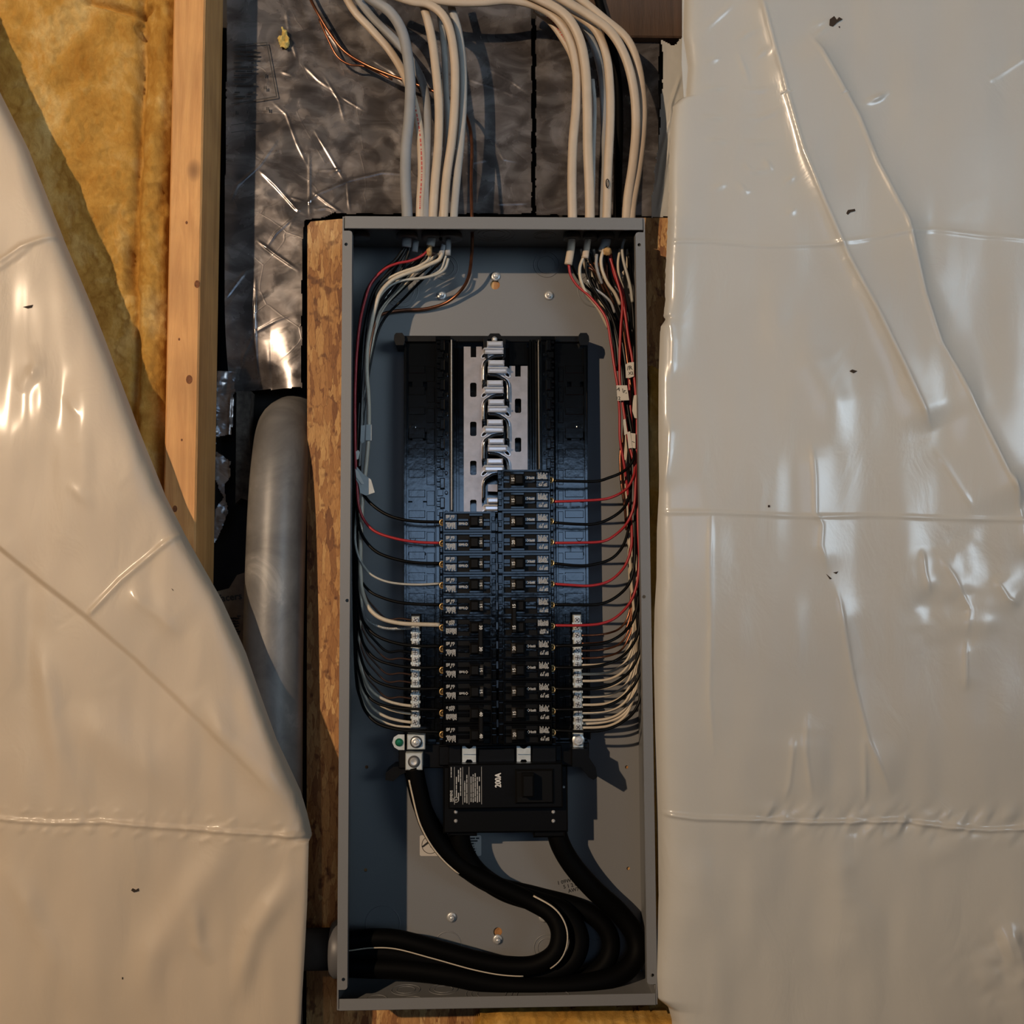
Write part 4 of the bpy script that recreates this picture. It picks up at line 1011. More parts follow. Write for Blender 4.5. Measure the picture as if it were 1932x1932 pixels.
for j, (i, mt, r) in enumerate(lw):
    y = LS[i]; drop = 14 if mt == 'wire_white' else 3
    pts = [(776,y,.056),(755,y-3,.055),(730,y-10 if mt == 'wire_white' else y-2,.054),(706,y-24,.053),(690,y-46,.052),(680-j % 3,y-84,.052),(675,y-150,.056),(674+j % 4,1000,.07),(675+j % 3,880,.078),(682,760,.082),(692+j,660,.084),(710+j,590,.082),(745,545,.076),(790,505,.066),(812+j*3,476,.056)]
    c = {'copper_dull': 'dull bare copper', 'wire_black': 'black', 'wire_white': 'cream white'}[mt]
    wire(pts, mt, r, f'{c} wire under the {LN[i]} screw from the top of the left terminal bar', 'wire', GM)
wire([(776,1372,.056),(745,1369,.055),(715,1358,.054),(695,1343,.053),(684,1322,.052),(676,1290,.054),(672,1200,.064),(672,1050,.078),(674,880,.082),(684,740,.084),(700,640,.084),(725,580,.08),(770,530,.07),(806,480,.056)], 'wire_white', .0013, 'lowest thin white wire curving to the foot of the left terminal bar', 'wire', GM)
# twisted bare strand
st_ = [at3(p) for p in [(778,1185,.054),(755,1186,.052),(732,1186,.05),(712,1181,.049),(697,1173,.048),(687,1160,.048),(680,1140,.05),(676,1090,.06),(674,1000,.07),(678,880,.078),(690,700,.08),(705,600,.078),(740,540,.07),(762,480,.056)]]
P = smooth(st_, 24); b = MB()
for ph in (0, 2.1, 4.2):
    q = []
    for k, p in enumerate(P):
        t_ = (P[min(k+1, len(P)-1)]-P[max(k-1, 0)]).normalized(); s_ = t_.cross(Vector((0, 1, 0))).normalized(); n_ = t_.cross(s_)
        a = k*.55+ph; q.append(p+(s_*math.cos(a)+n_*math.sin(a))*.0010)
    b.tube(q, .00075, n=5, sub=1)
tag(b.build('twisted_ground_strand', 'zinc', None, True), 'twisted bare metal strand under the second screw of the left terminal bar', 'wire')
# copper ground wire
wire([(574,-34,.11),(584,-6,.105),(598,22,.10),(622,62,.10),(650,97,.10),(690,122,.10),(740,143,.095),(800,165,.09),(860,192,.085),(882,225,.08),(890,270,.07),(889,340,.06),(890,400,.05),(891,440,.05),(890,480,.06),(884,522,.075),(868,550,.088),(840,572,.095),(800,583,.097),(760,585,.096),(730,590,.092),(712,600,.085),(700,640,.080),(690,720,.078)], 'copper', .0021, 'thick bare copper wire crossing the foil and curving into the box top', 'wire', name='ground_wire')
wire([(602,36,.104),(618,72,.104),(636,106,.105),(660,122,.105),(690,126,.104),(740,150,.098)], 'copper', .0015, 'thinner bare copper wire beside the thick one on the foil', 'wire', name='ground_wire')
# small stray wires at the cable mouths
wire([(846,488,.05),(840,506,.05),(826,517,.051),(800,524,.052),(775,527,.053),(745,533,.06),(722,552,.07)], 'wire_grey', .0019, 'short white wire curling out of the rightmost left cable clamp', 'wire')
wire([(812,480,.05),(806,492,.05),(788,503,.05),(765,511,.051),(745,519,.053),(722,534,.06),(706,560,.07)], 'wire_white', .0018, 'tan white wire leaving the middle left cable clamp', 'wire')
wire([(764,466,.05),(745,492,.049),(722,510,.048),(702,532,.047),(690,555,.047),(682,590,.05),(674,650,.056),(670,760,.06)], 'wire_black', .0022, 'outermost black wire sweeping from the top left clamp down the left side', 'wire')
wire([(768,466,.052),(752,494,.052),(728,520,.052),(708,545,.053),(696,580,.056),(686,640,.06),(680,760,.066)], 'wire_black', .0022, 'inner black wire sweeping from the top left clamp', 'wire')
wire([(1100,487,.05),(1094,505,.05),(1095,525,.05),(1102,545,.051),(1112,562,.054),(1130,585,.06),(1148,620,.068)], 'wire_white', .002, 'cream wire bowing left out of the second right cable', 'wire')
wire([(1139,470,.044),(1134,490,.044),(1137,512,.045),(1147,535,.046),(1160,553,.048),(1170,575,.052)], 'wire_white', .0021, 'cream wire looping from the torn grey cable end', 'wire')
wire([(1126,480,.046),(1125,500,.046),(1130,520,.048),(1136,535,.052)], 'jacket_grey', .002, 'short grey wire left of the cream loop at the torn cable end', 'wire', name='grey_wire')
wire([(1179,450,.045),(1174,466,.045),(1176,490,.045),(1184,520,.046),(1190,545,.048),(1193,570,.052)], 'wire_grey', .0019, 'pale wire hanging from the far right cable clamp', 'wire')
wire([(1170,470,.052),(1166,495,.052),(1168,520,.054),(1176,545,.058)], 'wire_white', .0017, 'short cream wire between the torn cable and the far right clamp', 'wire')
for k, (a, c) in enumerate((((1112,497),(1145,545)),((1111,505),(1128,522)))):
    wire([(a[0],a[1],.05),((a[0]+c[0])/2,(a[1]+c[1])/2-2,.052),(c[0],c[1],.056),(c[0]+14,c[1]+30,.062)], 'copper', .0013, ['longer', 'shorter'][k]+' bare copper wire slanting out of the second right cable', 'wire')
wire([(1108,528,.05),(1120,543,.052),(1138,556,.054),(1152,570,.056),(1160,590,.06)], 'zinc', .0017, 'bright bare wire shining behind the top right black wires', 'wire', name='bare_wire')
wire([(1116,524,.058),(1128,550,.056),(1148,590,.056),(1158,640,.058),(1164,700,.062)], 'wire_black', .0022, 'fat black wire behind the sixth red wire at the top right', 'wire')
wire([(1176,560,.05),(1174,600,.05),(1176,620,.05),(1181,660,.046),(1186,700,.044),(1190,730,.044)], 'copper', .0013, 'bare copper wire glinting between the upper red wires', 'wire')
wire([(1173,835,.050),(1170,860,.050),(1171,895,.050),(1174,925,.050),(1179,960,.052),(1182,1000,.058)], 'copper', .0016, 'orange bare copper wire on the inner edge of the right bundle', 'wire')
wire([(1178,868,.052),(1180,900,.052),(1183,950,.054),(1187,1010,.055),(1190,1080,.056),(1195,1140,.056),(1200,1200,.058)], 'wire_white', .0018, 'cream wire running down the inner edge of the right bundle', 'wire')
wire([(1203,1100,.048),(1206,1160,.048),(1206,1230,.050),(1202,1290,.052),(1190,1330,.054),(1170,1352,.056),(1140,1362,.06),(1100,1366,.062)], 'wire_white', .0020, 'thick cream wire bulging outermost in the lower right bundle', 'wire')
wire([(683,955,.052),(682,1010,.052),(681,1060,.052),(679,1100,.052),(682,1140,.05),(684,1160,.052)], 'wire_white', .0018, 'cream wire standing straight in the left gutter', 'wire')
wire([(680,1170,.05),(677,1210,.05),(678,1260,.05),(682,1290,.05),(690,1312,.052)], 'wire_white', .0016, 'cream wire hugging the box side beside the lower left breakers', 'wire')

# service cables
def heavy(pts, r, label, stripe=None):
    b = MB(); W3 = [at3(p) for p in pts]; b.tube(W3, r, n=16, sub=8)
    o = b.build('service_cable', 'cable_black', None, True); tag(o, label, 'cable', 'heavy black cables at the bottom')
    if stripe:
        P = smooth(W3, 8); b = MB()
        for (a, c, sgn) in stripe:
            q = []
            for k in range(int(a*(len(P)-1)), int(c*(len(P)-1))+1):
                t_ = (P[min(k+1, len(P)-1)]-P[max(k-1, 0)]).normalized(); s_ = t_.cross(Vector((0, 1, 0))).normalized()
                d = (s_*sgn+Vector((0, -math.sqrt(max(0, 1-sgn*sgn)), 0))).normalized(); q.append(P[k]+d*(r-.0004))
            b.tube(q, .0014, n=6, sub=1)
        b.build('white_stripe', 'wire_white', o, True)
    return o
heavy([(781,1446,.050),(790,1490,.052),(806,1550,.055),(836,1600,.058),(880,1640,.060),(940,1672,.060),(1000,1700,.058),(1040,1725,.052),(1056,1760,.046),(1046,1798,.042),(1010,1820,.042),(960,1822,.044),(900,1812,.046),(820,1790,.048),(750,1772,.050),(700,1770,.050),(660,1775,.050),(630,1778,.05)], .0108, 'black cable with a white stripe looping under the main breaker', [(.03, .235, -.75), (.36, .56, .80), (.62, .95, .88)])
heavy([(866,1560,.062),(872,1600,.064),(900,1645,.068),(950,1680,.072),(1010,1700,.072),(1060,1718,.070),(1086,1750,.066),(1092,1785,.062),(1072,1820,.060),(1020,1838,.060),(950,1840,.062),(880,1825,.064),(800,1808,.064),(730,1798,.062),(680,1796,.060),(630,1796,.058)], .0122, 'black cable from the left foot of the main breaker, second loop outward')
heavy([(778,1446,.070),(800,1530,.076),(850,1610,.082),(920,1665,.086),(1010,1690,.088),(1090,1712,.086),(1138,1745,.082),(1153,1785,.078),(1135,1825,.074),(1080,1850,.072),(1000,1858,.074),(900,1845,.078),(800,1828,.078),(720,1818,.074),(630,1812,.066)], .0112, 'black cable lying deepest, its loop third outward')
heavy([(1048,1560,.064),(1058,1595,.064),(1082,1635,.066),(1122,1680,.070),(1168,1722,.074),(1198,1765,.072),(1200,1805,.066),(1170,1838,.058),(1110,1856,.052),(1030,1862,.050),(940,1858,.052),(850,1840,.054),(760,1828,.056),(690,1825,.056),(630,1822,.054)], .0122, 'fat black cable from the right foot of the main breaker, outermost loop')

# ================================================================ CABLES ABOVE THE BOX
def cable(pts, hw, mat, label, printed=None, th=.62, name='sheathed_cable'):
    y = .05
    W3 = [at3(p) for p in pts]; a = hw/FPX*1.30
    b = MB(); b.tube(W3, a, a*th, n=14, sub=7)
    o = b.build(name, mat, None, True); tag(o, label, 'cable', 'sheathed cables entering the box top')
    if printed:
        P = smooth(W3, 30); c = MB(); r = random.Random(3)
        a0, a1, mt = printed; k = int(a0*len(P)); e = int(a1*len(P))-3
        while k < e:
            L_ = r.randint(1, 3); p0, p1 = P[k], P[min(k+L_, len(P)-1)]; t_ = (p1-p0); s_ = t_.cross(Vector((0, 1, 0))).normalized()*.0009
            f = Vector((0, -a*th*1.02-.0001, 0)); c.add([p0+f-s_, p1+f-s_, p1+f+s_, p0+f+s_], [(0, 1, 2, 3)]); k += L_+r.choice((1, 1, 2))
        c.build('jacket_print', mt, o)
    return o
cable([(640,-30,.085),(668,20,.085),(700,55,.084),(735,95,.082),(762,140,.078),(780,190,.072),(792,250,.064),(796,320,.056),(793,380,.05),(792,425,.05)], 8, 'jacket_cream', 'cream cable with purple print just right of the grey one', (.55, .93, 'print_red'))
cable([(655,-30,.095),(700,30,.095),(745,75,.094),(780,120,.09),(800,165,.08),(807,220,.07),(806,300,.06),(803,380,.052),(803,425,.05)], 8, 'jacket_grey', 'dull grey cable behind the cream printed cable')
cable([(664,-30,.065),(700,-2,.064),(735,22,.062),(758,58,.06),(769,105,.058),(774,160,.056),(772,220,.054),(766,280,.052),(765,340,.05),(768,400,.05),(768,425,.05)], 10.5, 'jacket_grey', 'thick grey cable, leftmost at the box top', th=.9)
cable([(780,-30,.06),(800,15,.06),(814,70,.06),(822,130,.058),(828,200,.056),(827,270,.054),(821,340,.05),(817,400,.05),(816,430,.05)], 8.5, 'jacket_cream', 'cream cable directly left of the pair of crossing cables', th=.7)
cable([(815,-30,.085),(830,30,.085),(838,90,.085),(841,170,.08),(845,235,.074),(840,310,.066),(834,370,.058),(831,425,.052)], 6.5, 'jacket_lit_grey', 'narrow grey cable behind the middle cream cables')
cable([(700,-28,.05),(745,-8,.05),(778,3,.05),(808,8,.05),(835,28,.05),(850,62,.052),(858,120,.052),(858,190,.052),(853,260,.052),(843,330,.052),(838,390,.05),(837,430,.05)], 8.5, 'jacket_cream', 'cream cable bending over from the left, right of centre in the left bunch', th=.7)
cable([(840,-30,.068),(852,15,.068),(865,60,.068),(873,120,.066),(874,190,.064),(869,270,.06),(862,340,.056),(857,400,.052),(856,430,.05)], 7.5, 'jacket_lit_grey', 'rightmost pale cable of the left bunch', th=.7)
cable([(1010,18,.085),(1040,42,.085),(1062,72,.084),(1080,105,.08),(1088,140,.074)], 8, 'jacket_cream', 'short stretch of cream cable with red print behind the right bunch', (.15, .85, 'print_red'))
cable([(780,-8,.05),(850,3,.052),(910,4,.054),(960,0,.056),(1010,10,.058),(1050,35,.058),(1076,78,.056),(1088,135,.055),(1087,200,.054),(1081,270,.052),(1079,340,.05),(1080,400,.05),(1080,425,.05)], 9, 'jacket_cream', 'cream cable arching from the left bunch, leftmost of the right bunch', th=.7)
cable([(960,-25,.05),(1020,0,.05),(1066,28,.05),(1092,70,.05),(1104,125,.05),(1108,200,.05),(1109,280,.05),(1112,350,.05),(1113,400,.05),(1112,430,.05)], 9.5, 'jacket_cream', 'cream cable second from the left in the right bunch', th=.7)
cable([(1070,20,.09),(1100,48,.09),(1124,95,.088),(1137,155,.084),(1140,220,.078),(1143,300,.066),(1140,380,.055),(1139,425,.052)], 8, 'jacket_grey', 'shaded grey cable behind the middle of the right bunch')
cable([(1118,150,.07),(1122,200,.066),(1120,280,.06),(1119,350,.055),(1117,400,.052)], 4, 'jacket_lit_grey', 'thin pale cable edge beside the second cable of the right bunch')
cable([(1060,10,.062),(1095,32,.062),(1125,58,.06),(1144,105,.058),(1151,170,.056),(1151,240,.054),(1147,320,.052),(1145,400,.05),(1143,430,.05)], 8.5, 'jacket_cream', 'cream cable with a dark hand drawn ring near its foot', th=.7)
cable([(1010,-32,.045),(1060,-2,.045),(1110,28,.045),(1152,60,.045),(1180,108,.046),(1196,170,.048),(1200,240,.05),(1194,310,.05),(1185,370,.05),(1181,425,.05)], 9, 'jacket_cream', 'wide cream cable, inner one of the far right pair', th=.7)
cable([(1040,-35,.058),(1090,-5,.058),(1140,35,.058),(1182,72,.058),(1203,120,.058),(1213,190,.058),(1212,250,.056),(1204,320,.054),(1194,380,.052),(1190,425,.05)], 8, 'jacket_cream', 'cream cable, outermost on the right', th=.7)
cable([(1120,-30,.10),(1138,30,.10),(1155,90,.10),(1166,160,.10),(1168,240,.10),(1166,330,.10),(1164,425,.098)], 8.5, 'cable_black', 'plain black cable hanging behind the right bunch', th=.9, name='black_cable')
# hand drawn ring mark on its cable
mk = [o for o in bpy.data.objects if o.get('label', '').startswith('cream cable with a dark hand')][0]
c = at(1146, 346, .045); b = MB(); b.tube([(c.x+.0018*math.cos(a), c.y, c.z+.0055*math.sin(a)) for a in (2*math.pi*i/20 for i in range(20))], .0006, n=4, sub=1, closed=True); b.build('ink_mark', 'print_black', mk)
# connectors on the box top
def conn(px, r, h, label, mat='connector_grey'):
    c = Vector((at(px, 405, .05).x, .05, HH))
    b = MB(); b.lathe(c, [(r, 0), (r, h), (r*.92, h+.001), (r*.6, h+.001)], 22, 'z'); b.lathe(c, [(r*.8, -T-.008), (r*1.12, -T-.008), (r*1.12, -T-.003), (r*.9, -T)], 22, 'z')
    tag(b.build('cable_connector', mat, None, True), label, 'cable connector', 'cable connectors on the box top')
conn(682, .0095, .006, 'empty grey plug cap at the left end of the box top')
conn(768, .012, .003, 'grey clamp around the thick grey cable at the box top')
conn(815, .012, .002, 'grey clamp around the middle cables of the left bunch')
conn(850, .013, .002, 'grey clamp around the rightmost cables of the left bunch')
conn(1079, .010, .002, 'grey clamp around the leftmost cable of the right bunch')
conn(1113, .0085, .0065, 'raised grey collar around the second cable of the right bunch')
conn(1143, .010, .002, 'grey clamp around the cream cable with the ring mark')
conn(1184, .0105, .0065, 'raised grey collar around the far right cable pair')
# stripped cable ends hanging inside the box
def stub(pts, hw, mat, label, extra=None):
    o = cable(pts, hw, mat, label, name='stripped_cable_end'); o['group'] = 'stripped cable ends under the box top'; return o
stub([(1079,440,.05),(1077,470,.05),(1072,499,.048)], 7.5, 'jacket_cream', 'cream jacket end with the red wire coming out')
stub([(1112,435,.05),(1108,460,.05),(1104,487,.048)], 6.5, 'jacket_cream', 'cream jacket end left of the torn grey one')
stub([(1144,440,.05),(1143,458,.05),(1136,476,.048)], 9, 'jacket_grey', 'torn grey jacket end with paper filler')
stub([(1180,436,.05),(1178,452,.05)], 8, 'jacket_grey', 'short grey jacket end under the far right collar')
stub([(768,440,.05),(767,466,.048)], 9, 'jacket_grey', 'short grey jacket end, leftmost under the box top')
stub([(785,455,.055),(782,475,.054)], 6, 'jacket_grey', 'small grey jacket end right of the leftmost one')
stub([(816,440,.05),(812,464,.048)], 8, 'jacket_lit_grey', 'pale jacket end above the tan paper filler')
stub([(838,462,.05),(832,482,.05)], 5.5, 'jacket_grey', 'left one of the two side by side grey jacket ends')
stub([(846,452,.05),(845,482,.048)], 5.5, 'jacket_grey', 'right one of the two side by side grey jacket ends')
def wad(px, py, w_, h_, y, label, seed):
    xs = np.linspace(px-w_, px+w_, 15); ys = np.linspace(py-h_, py+h_, 15); X, Y = np.meshgrid(xs, ys)
    rr_ = ((X-px)/w_)**2+((Y-py)/h_)**2+.3*fnoise(X, Y, 5, seed)
    D = y-.006*np.clip(1-rr_, 0, 1)-.0015*fnoise(X, Y, 4, seed+1)
    tag(sheet_mesh('paper_filler', X, Y, D, rr_ < .95, 'filler_paper', thick=.001), label, 'paper filler')
wad(810, 473, 6, 12, .046, 'tan torn paper filler under the pale left jacket end', 71)
wad(1146, 474, 10, 10, .044, 'tan torn paper filler bulging from the torn grey cable', 72)

# tape flags on the wires
def flag(poly, y, mat, label, writing=None):
    b = MB(); b.pxplate(poly, [], y, y+.0008)
    o = b.build('tape_flag', mat); tag(o, label, 'wire label', 'tape labels on the wires')
    if writing:
        c = MB()
        for s, px, py, size, ang in writing: text(c, s, at(px, py, y-.0002), size, ang, .00012)
        c.build('handwriting', 'print_black', o)
flag([(691,801),(701,801),(701,831),(690,831)], .0345, 'tape_grey', 'pale square tape around the thick white wire in the left gutter')
flag([(681,803),(689,802),(687,834),(683,837),(680,832)], .0350, 'tape_grey', 'narrow tape piece just left of the pale square tape')
flag([(671,852),(676,849),(679,853),(676,866),(671,868)], .0330, 'tape_white', 'tiny white tape tip highest on the red left wire')
flag([(673,880),(684,893),(700,905),(707,929),(690,935),(680,930),(676,912),(672,905)], .0310, 'tape_grey', 'large grey tape flag sticking out right in the left gutter')
flag([(670,884),(676,890),(687,913),(682,913),(672,900)], .0295, 'tape_white', 'small cream tape curl on top of the large grey flag')
flag([(1180,688),(1186,684),(1196,683),(1196,710),(1188,713),(1181,713)], .0385, 'tape_white', 'white tape with handwriting, highest in the right gutter', [('/R', 1188, 694, .0075, 8), ('X2', 1190, 704, .005, 5)])
flag([(1163,727),(1183,727),(1187,755),(1165,756)], .0370, 'tape_white', 'white tape across the two inner red wires with handwriting', [('A', 1167, 734, .006, -20), ('\\r,', 1178, 738, .007, -10), ('12', 1167, 751, .0055, 0)])
flag([(1196,746),(1201,745),(1202,790),(1197,788),(1193,775),(1194,758)], .0360, 'tape_white', 'ragged white tape against the right side of the box')
flag([(1176,792),(1180,790),(1184,818),(1178,821)], .0400, 'tape_white', 'slim white tape behind the second red wire')
flag([(1183,815),(1189,814),(1193,845),(1186,846)], .0372, 'tape_white', 'white tape sleeve wrapped on the second red wire')
flag([(1190,817),(1199,818),(1199,846),(1193,845)], .0380, 'tape_white', 'lowest white tape flag in the right gutter', [('~', 1195, 834, .006, -20)])

# ================================================================ PLASTIC SHEETS
# left
edge_pl = [(-135,-110),(-65,50),(-20,150),(0,190),(40,270),(110,450),(160,570),(215,710),(300,930),(345,1020),(410,1135),(455,1235),(515,1400),(560,1500),(573,1545),(581,1580),(578,1700),(574,1780),(566,1932),(560,2020)]
ys = np.arange(-108, 2120, 3.); u = np.linspace(0, 1, 290)
ex = np.interp(ys, [p[1] for p in edge_pl], [p[0] for p in edge_pl])
X = -300+(ex[:, None]+300)*u[None, :]; Y = np.repeat(ys[:, None], len(u), 1)
D = -.018+.004*fnoise(X, Y, 260, 81, 2)-.0035*fnoise(X, Y, 110, 82, 2, (.6, 2.2))
de = ex[:, None]-X
D = D+.020*np.exp(-de/9.)*(Y < 1590)+.004*np.exp(-de/4.)                      # rolled edge
flap = [(-120,925),(0,1035),(60,1085),(165,1165),(250,1240),(350,1335),(470,1450),(575,1560)]
d, t, s = polydist(X, Y, flap)
fade = np.clip(1.25-t*1.2, 0, 1)
D = D-.0055*np.clip(s*d/5, -1, 1)*fade*np.exp(-np.clip(d-20, 0, None)/260)*.5*np.where(s > 0, 1, 1)
D = D-ridge(X, Y, [(165,1165),(230,1095),(300,1035),(345,1000)], .0024, 4.6, .06)
D = D-ridge(X, Y, [(-10,500),(40,465),(110,440)], .0030, 5, .1)-ridge(X, Y, [(-100,560),(0,505),(60,462)], .0016, 5, .1)
D = D-tent(X, Y, [(235,1112),(265,1135),(300,1160),(345,1205)], .0030, 16, 26, .3, .0004, 8)
D = D-ridge(X, Y, [(120,1340),(240,1420),(345,1490)], .004, 40, .3)-ridge(X, Y, [(0,1620),(70,1730),(150,1900)], .004, 26, .3)
D = D-ridge(X, Y, [(370,1300),(420,1380),(560,1530)], .005, 26, .3)-ridge(X, Y, [(60,1180),(90,1300),(130,1500)], .0035, 22, .3)
D = D-ridge(X, Y, [(40,740),(70,690),(60,650)], .0015, 12, .4)-ridge(X, Y, [(55,690),(75,720)], .001, 9, .4)-ridge(X, Y, [(125,910),(160,940),(180,960)], .001, 10, .4)-ridge(X, Y, [(125,745),(150,790)], .0007, 8, .4)
seam = [(-120,1543),(0,1545),(100,1552),(200,1550),(300,1560),(400,1568),(480,1573),(581,1581)]
D = D-ridge(X, Y, seam, .0022, 4, .001)
ds, ts, ss = polydist(X, Y, seam)
D = D+.0012*fnoise(X+Y*.8, Y-X*.2, 17, 84, 2)*np.exp(-(ds/22)**2)
for k in range(14):
    x = 5+k*43; yy = interp([(y_, x_) for x_, y_ in [(p[1], p[0]) for p in seam]], 0) if False else float(np.interp(x, [p[0] for p in seam], [p[1] for p in seam]))
    D = D-ridge(X, Y, [(x-16, yy+24), (x+8, yy+10)], .0007, 5, .4)-ridge(X, Y, [(x-8, yy-14), (x+14, yy-27)], .0006, 5, .4)
D = D-ridge(X, Y, [(470,1500),(400,1640),(290,1800),(250,1932)], .005, 34, .3)-ridge(X, Y, [(560,1640),(480,1760),(440,1900)], .006, 22, .3)-ridge(X, Y, [(370,1700),(375,1780),(400,1820)], .0035, 14, .3)-ridge(X, Y, [(505,1560),(540,1572),(575,1600)], .001, 10, .4)
DL = (X.copy(), Y.copy(), D.copy())
wl = sheet_mesh('plastic_vapor_sheet', X, Y, D, np.ones(X.shape, bool), 'poly_left'); tag(wl, 'beige plastic sheet folded back diagonally over the left side', 'plastic sheet')
# right
e2 = [(1292,-30),(1290,60),(1300,120),(1296,180),(1283,182),(1272,195),(1268,230),(1264,300),(1262,420),(1258,500),(1258,560),(1255,592),(1260,598),(1249,612),(1246,700),(1245,830),(1246,930),(1243,1000),(1243,1090),(1240,1150),(1239,1250),(1242,1400),(1247,1560),(1249,1700),(1245,1780),(1240,1850),(1243,1895),(1268,1915),(1275,1940),(1280,2020)]
ys = np.arange(-90, 2120, 3.); ex = np.interp(ys, [p[1] for p in e2], [p[0] for p in e2])
u = np.linspace(0, 1, 330); X = ex[:, None]+(2330-ex[:, None])*u[None, :]; Y = np.repeat(ys[:, None], len(u), 1)
X = X+np.where(u[None, :] < .01, 1.2*fnoise(X*0, Y, 9, 90, 2)*((Y < 620) & (Y > 180)), 0)
D = -.016+.005*fnoise(X, Y, 300, 91, 2)-.003*fnoise(X, Y, 120, 92, 2, (.6, 2.4))
de = X-ex[:, None]; D = D+.010*np.exp(-de/7.)+.012*np.exp(-de/30.)*np.clip((Y-900)/300, 0, 1)
bigf = [  # main standing folds
 ([(1425,-30),(1480,180),(1512,290),(1545,370),(1600,490),(1650,585),(1700,690),(1760,820)], .0085, 15, .04),
 ([(1520,60),(1590,180),(1615,225),(1650,310),(1680,370),(1707,420),(1740,560),(1770,650),(1800,700),(1850,800),(1893,890),(1932,960)], .0085, 16, .04),
 ([(1500,600),(1540,690),(1570,760),(1580,850)], .006, 26, .3),
 ([(1530,820),(1537,900),(1538,968),(1551,990),(1548,1030),(1568,1085)], .0055, 10, .15),
 ([(1568,1085),(1583,1130),(1595,1200),(1610,1280),(1640,1400),(1690,1515)], .0085, 14, .1),
 ([(1340,930),(1338,1060),(1341,1180),(1338,1310),(1350,1450)], .0045, 10, .2),
 ([(1600,1570),(1590,1650),(1600,1760)], .0065, 22, .25), ([(1500,1380),(1490,1480),(1478,1520)], .005, 16, .25),
 ([(1740,1030),(1745,1080),(1758,1130)], .005, 9, .3), ([(1760,1030),(1800,1090),(1830,1150),(1822,1210)], .0065, 16, .25), ([(1822,1200),(1822,1310)], .004, 7, .3),
 ([(1872,1085),(1900,1130),(1930,1145)], .006, 11, .3), ([(1900,880),(1924,980),(1932,1060)], .005, 9, .2), ([(1760,840),(1840,970)], .004, 12, .3),
 ([(1885,1790),(1932,1775)], .007, 22, .3), ([(1820,1120),(1830,1500)], .003, 40, .3), ([(1430,1590),(1420,1700),(1400,1850)], .0045, 24, .3),
 ([(1525,1330),(1520,1420),(1534,1520)], .004, 9, .3), ([(1630,1380),(1635,1525)], .0035, 7, .3), ([(1880,1560),(1700,1640)], .003, 20, .3),
 ([(1265,780),(1262,850),(1252,930)], .006, 8, .25), ([(1258,560),(1270,640),(1268,720)], .005, 8, .25),
 ([(1780,-20),(1800,200),(1790,420)], .006, 60, .2), ([(1330,1600),(1300,1800)], .004, 34, .3), ([(1640,1700),(1560,1840)], .004, 26, .3)]
for i_, (pl, a, w_, tp) in enumerate(bigf):
    if i_ < 2: D = D-tent(X, Y, pl, a*1.1, (22, 70)[i_], (60, 26)[i_], .06, .0017, 3.6)
    elif w_ <= 17: D = D-tent(X, Y, pl, a*.45, w_*1.4, w_*2.4, max(tp, .2), .0011, 4)
    else: D = D-ridge(X, Y, pl, a*.85, w_*1.5, .35)
# short crinkles at the upper left and seams
for pl in ([(1320,65),(1390,2),(1400,10)],[(1385,82),(1410,65),(1435,58)],[(1390,95),(1405,135),(1415,165)],[(1420,115),(1440,100),(1455,100)],[(1320,168),(1375,165)],[(1393,168),(1430,172),(1460,170)],
           [(1320,222),(1375,224)],[(1393,218),(1430,224),(1478,210)],[(1330,265),(1376,270)],[(1393,268),(1430,270),(1475,270)],[(1397,305),(1420,325),(1455,322)],[(1390,345),(1405,362),(1418,358)],[(1340,360),(1375,345)],
           [(1330,120),(1360,108)],[(1440,300),(1458,325)],[(1525,55),(1565,38)],[(1530,78),(1568,45)],[(1620,205),(1680,170)],[(1632,196),(1672,182)],[(1480,350),(1500,330)],[(1485,410),(1500,392)]):
    D = D-ridge(X, Y, pl, .0017, 5, .4)
for pl, a, w_ in (([(1255,457),(1340,455),(1450,465),(1570,462),(1600,458),(1680,445),(1760,435),(1850,445),(1932,452),(2080,455)], .0013, 3.2), ([(1245,966),(1350,967),(1540,975),(1640,972),(1800,978),(1932,982),(2080,985)], .0013, 3.),
                  ([(1250,1538),(1320,1546),(1420,1548),(1500,1552),(1600,1552),(1700,1550),(1790,1562),(1870,1568),(1932,1565),(2080,1565)], .0028, 4.), ([(1865,155),(1932,110)], .0008, 4)):
    D = D-ridge(X, Y, pl, a, w_, .02)
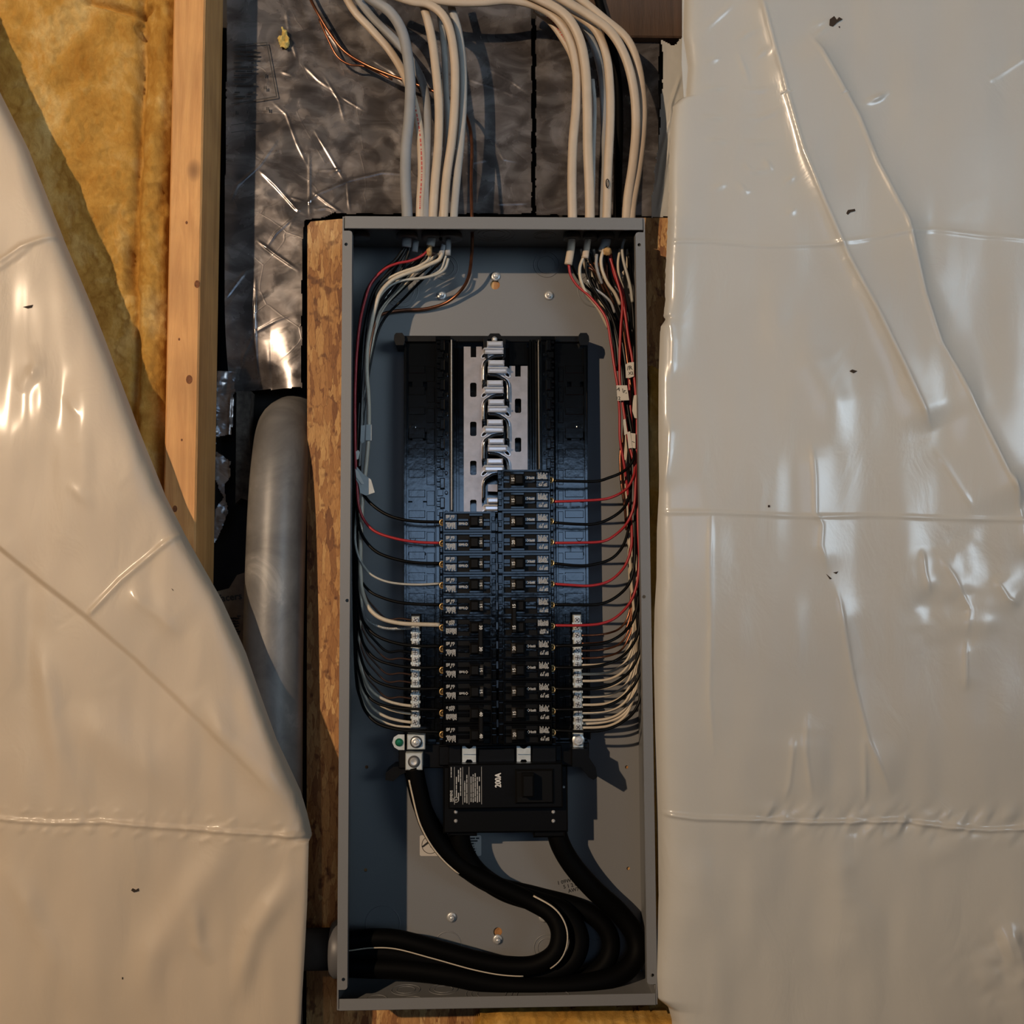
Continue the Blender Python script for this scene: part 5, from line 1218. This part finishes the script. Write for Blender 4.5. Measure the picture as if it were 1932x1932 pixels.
ds, ts, ss = polydist(X, Y, [(1250,1540),(1932,1560)]); D = D+.0035*fnoise(X+.5*Y, Y, 22, 95, 2, (1, 1.5))*np.exp(-(ds/30)**2)*np.clip((X-1380)/80, 0, 1)
d2 = np.hypot(X-1812, Y-1125); D = D-.0024*fnoise(X, Y, 42, 96, 2)*np.exp(-(d2/90)**2)
d2 = np.hypot(X-1900, Y-1830); D = D-.004*fnoise(X, Y, 34, 97, 2)*np.exp(-(d2/80)**2)
DR = (X.copy(), Y.copy(), D.copy())
sr = sheet_mesh('plastic_vapor_sheet', X, Y, D, np.ones(X.shape, bool), 'poly_right'); tag(sr, 'large greyish white plastic sheet hanging over the whole right side', 'plastic sheet')
# overlapping second layer edge at the top left of the right sheet
b = MB(); b.pxplate([(1287,-30),(1318,-30),(1310,60),(1303,130),(1300,182),(1290,184),(1286,120),(1287,60)], [], -.008, -.0075)
b.build('sheet_hem', 'poly_right', sr)
def surf(G, px, py):
    r = int(round((py-G[1][0, 0])/(G[1][1, 0]-G[1][0, 0]))); c_ = int(np.argmin(np.abs(G[0][r]-px))); return float(G[2][r, c_])
def tear(parent, poly, G):
    y = min(surf(G, *p) for p in poly)-.0007
    b = MB(); b.pxplate(poly, [], y, y+.0006); b.build('torn_hole', 'dirt', parent)
for poly in ([(1565,48),(1566,36),(1574,30),(1579,37),(1583,32),(1590,36),(1580,42),(1572,50)],[(1597,402),(1600,396),(1613,394),(1614,398),(1605,400),(1600,405)],[(1603,700),(1608,697),(1618,700),(1611,704)],[(1449,953),(1453,953),(1453,957),(1449,957)],[(1559,1083),(1564,1087),(1570,1092),(1566,1093)],[(1572,1080),(1582,1078),(1578,1083)],[(1582,50),(1585,49),(1585,53)]):
    tear(sr, poly, DR)
for poly in ([(247,1680),(250,1676),(256,1679),(261,1676),(262,1681),(253,1684)],[(43,579),(52,577),(62,575),(60,580),(52,582)],[(230,1844),(232,1844),(232,1848),(230,1848)],[(323,1110),(326,1112),(327,1115)]):
    tear(wl, poly, DL)
# yellow scrap of batt at far right top edge
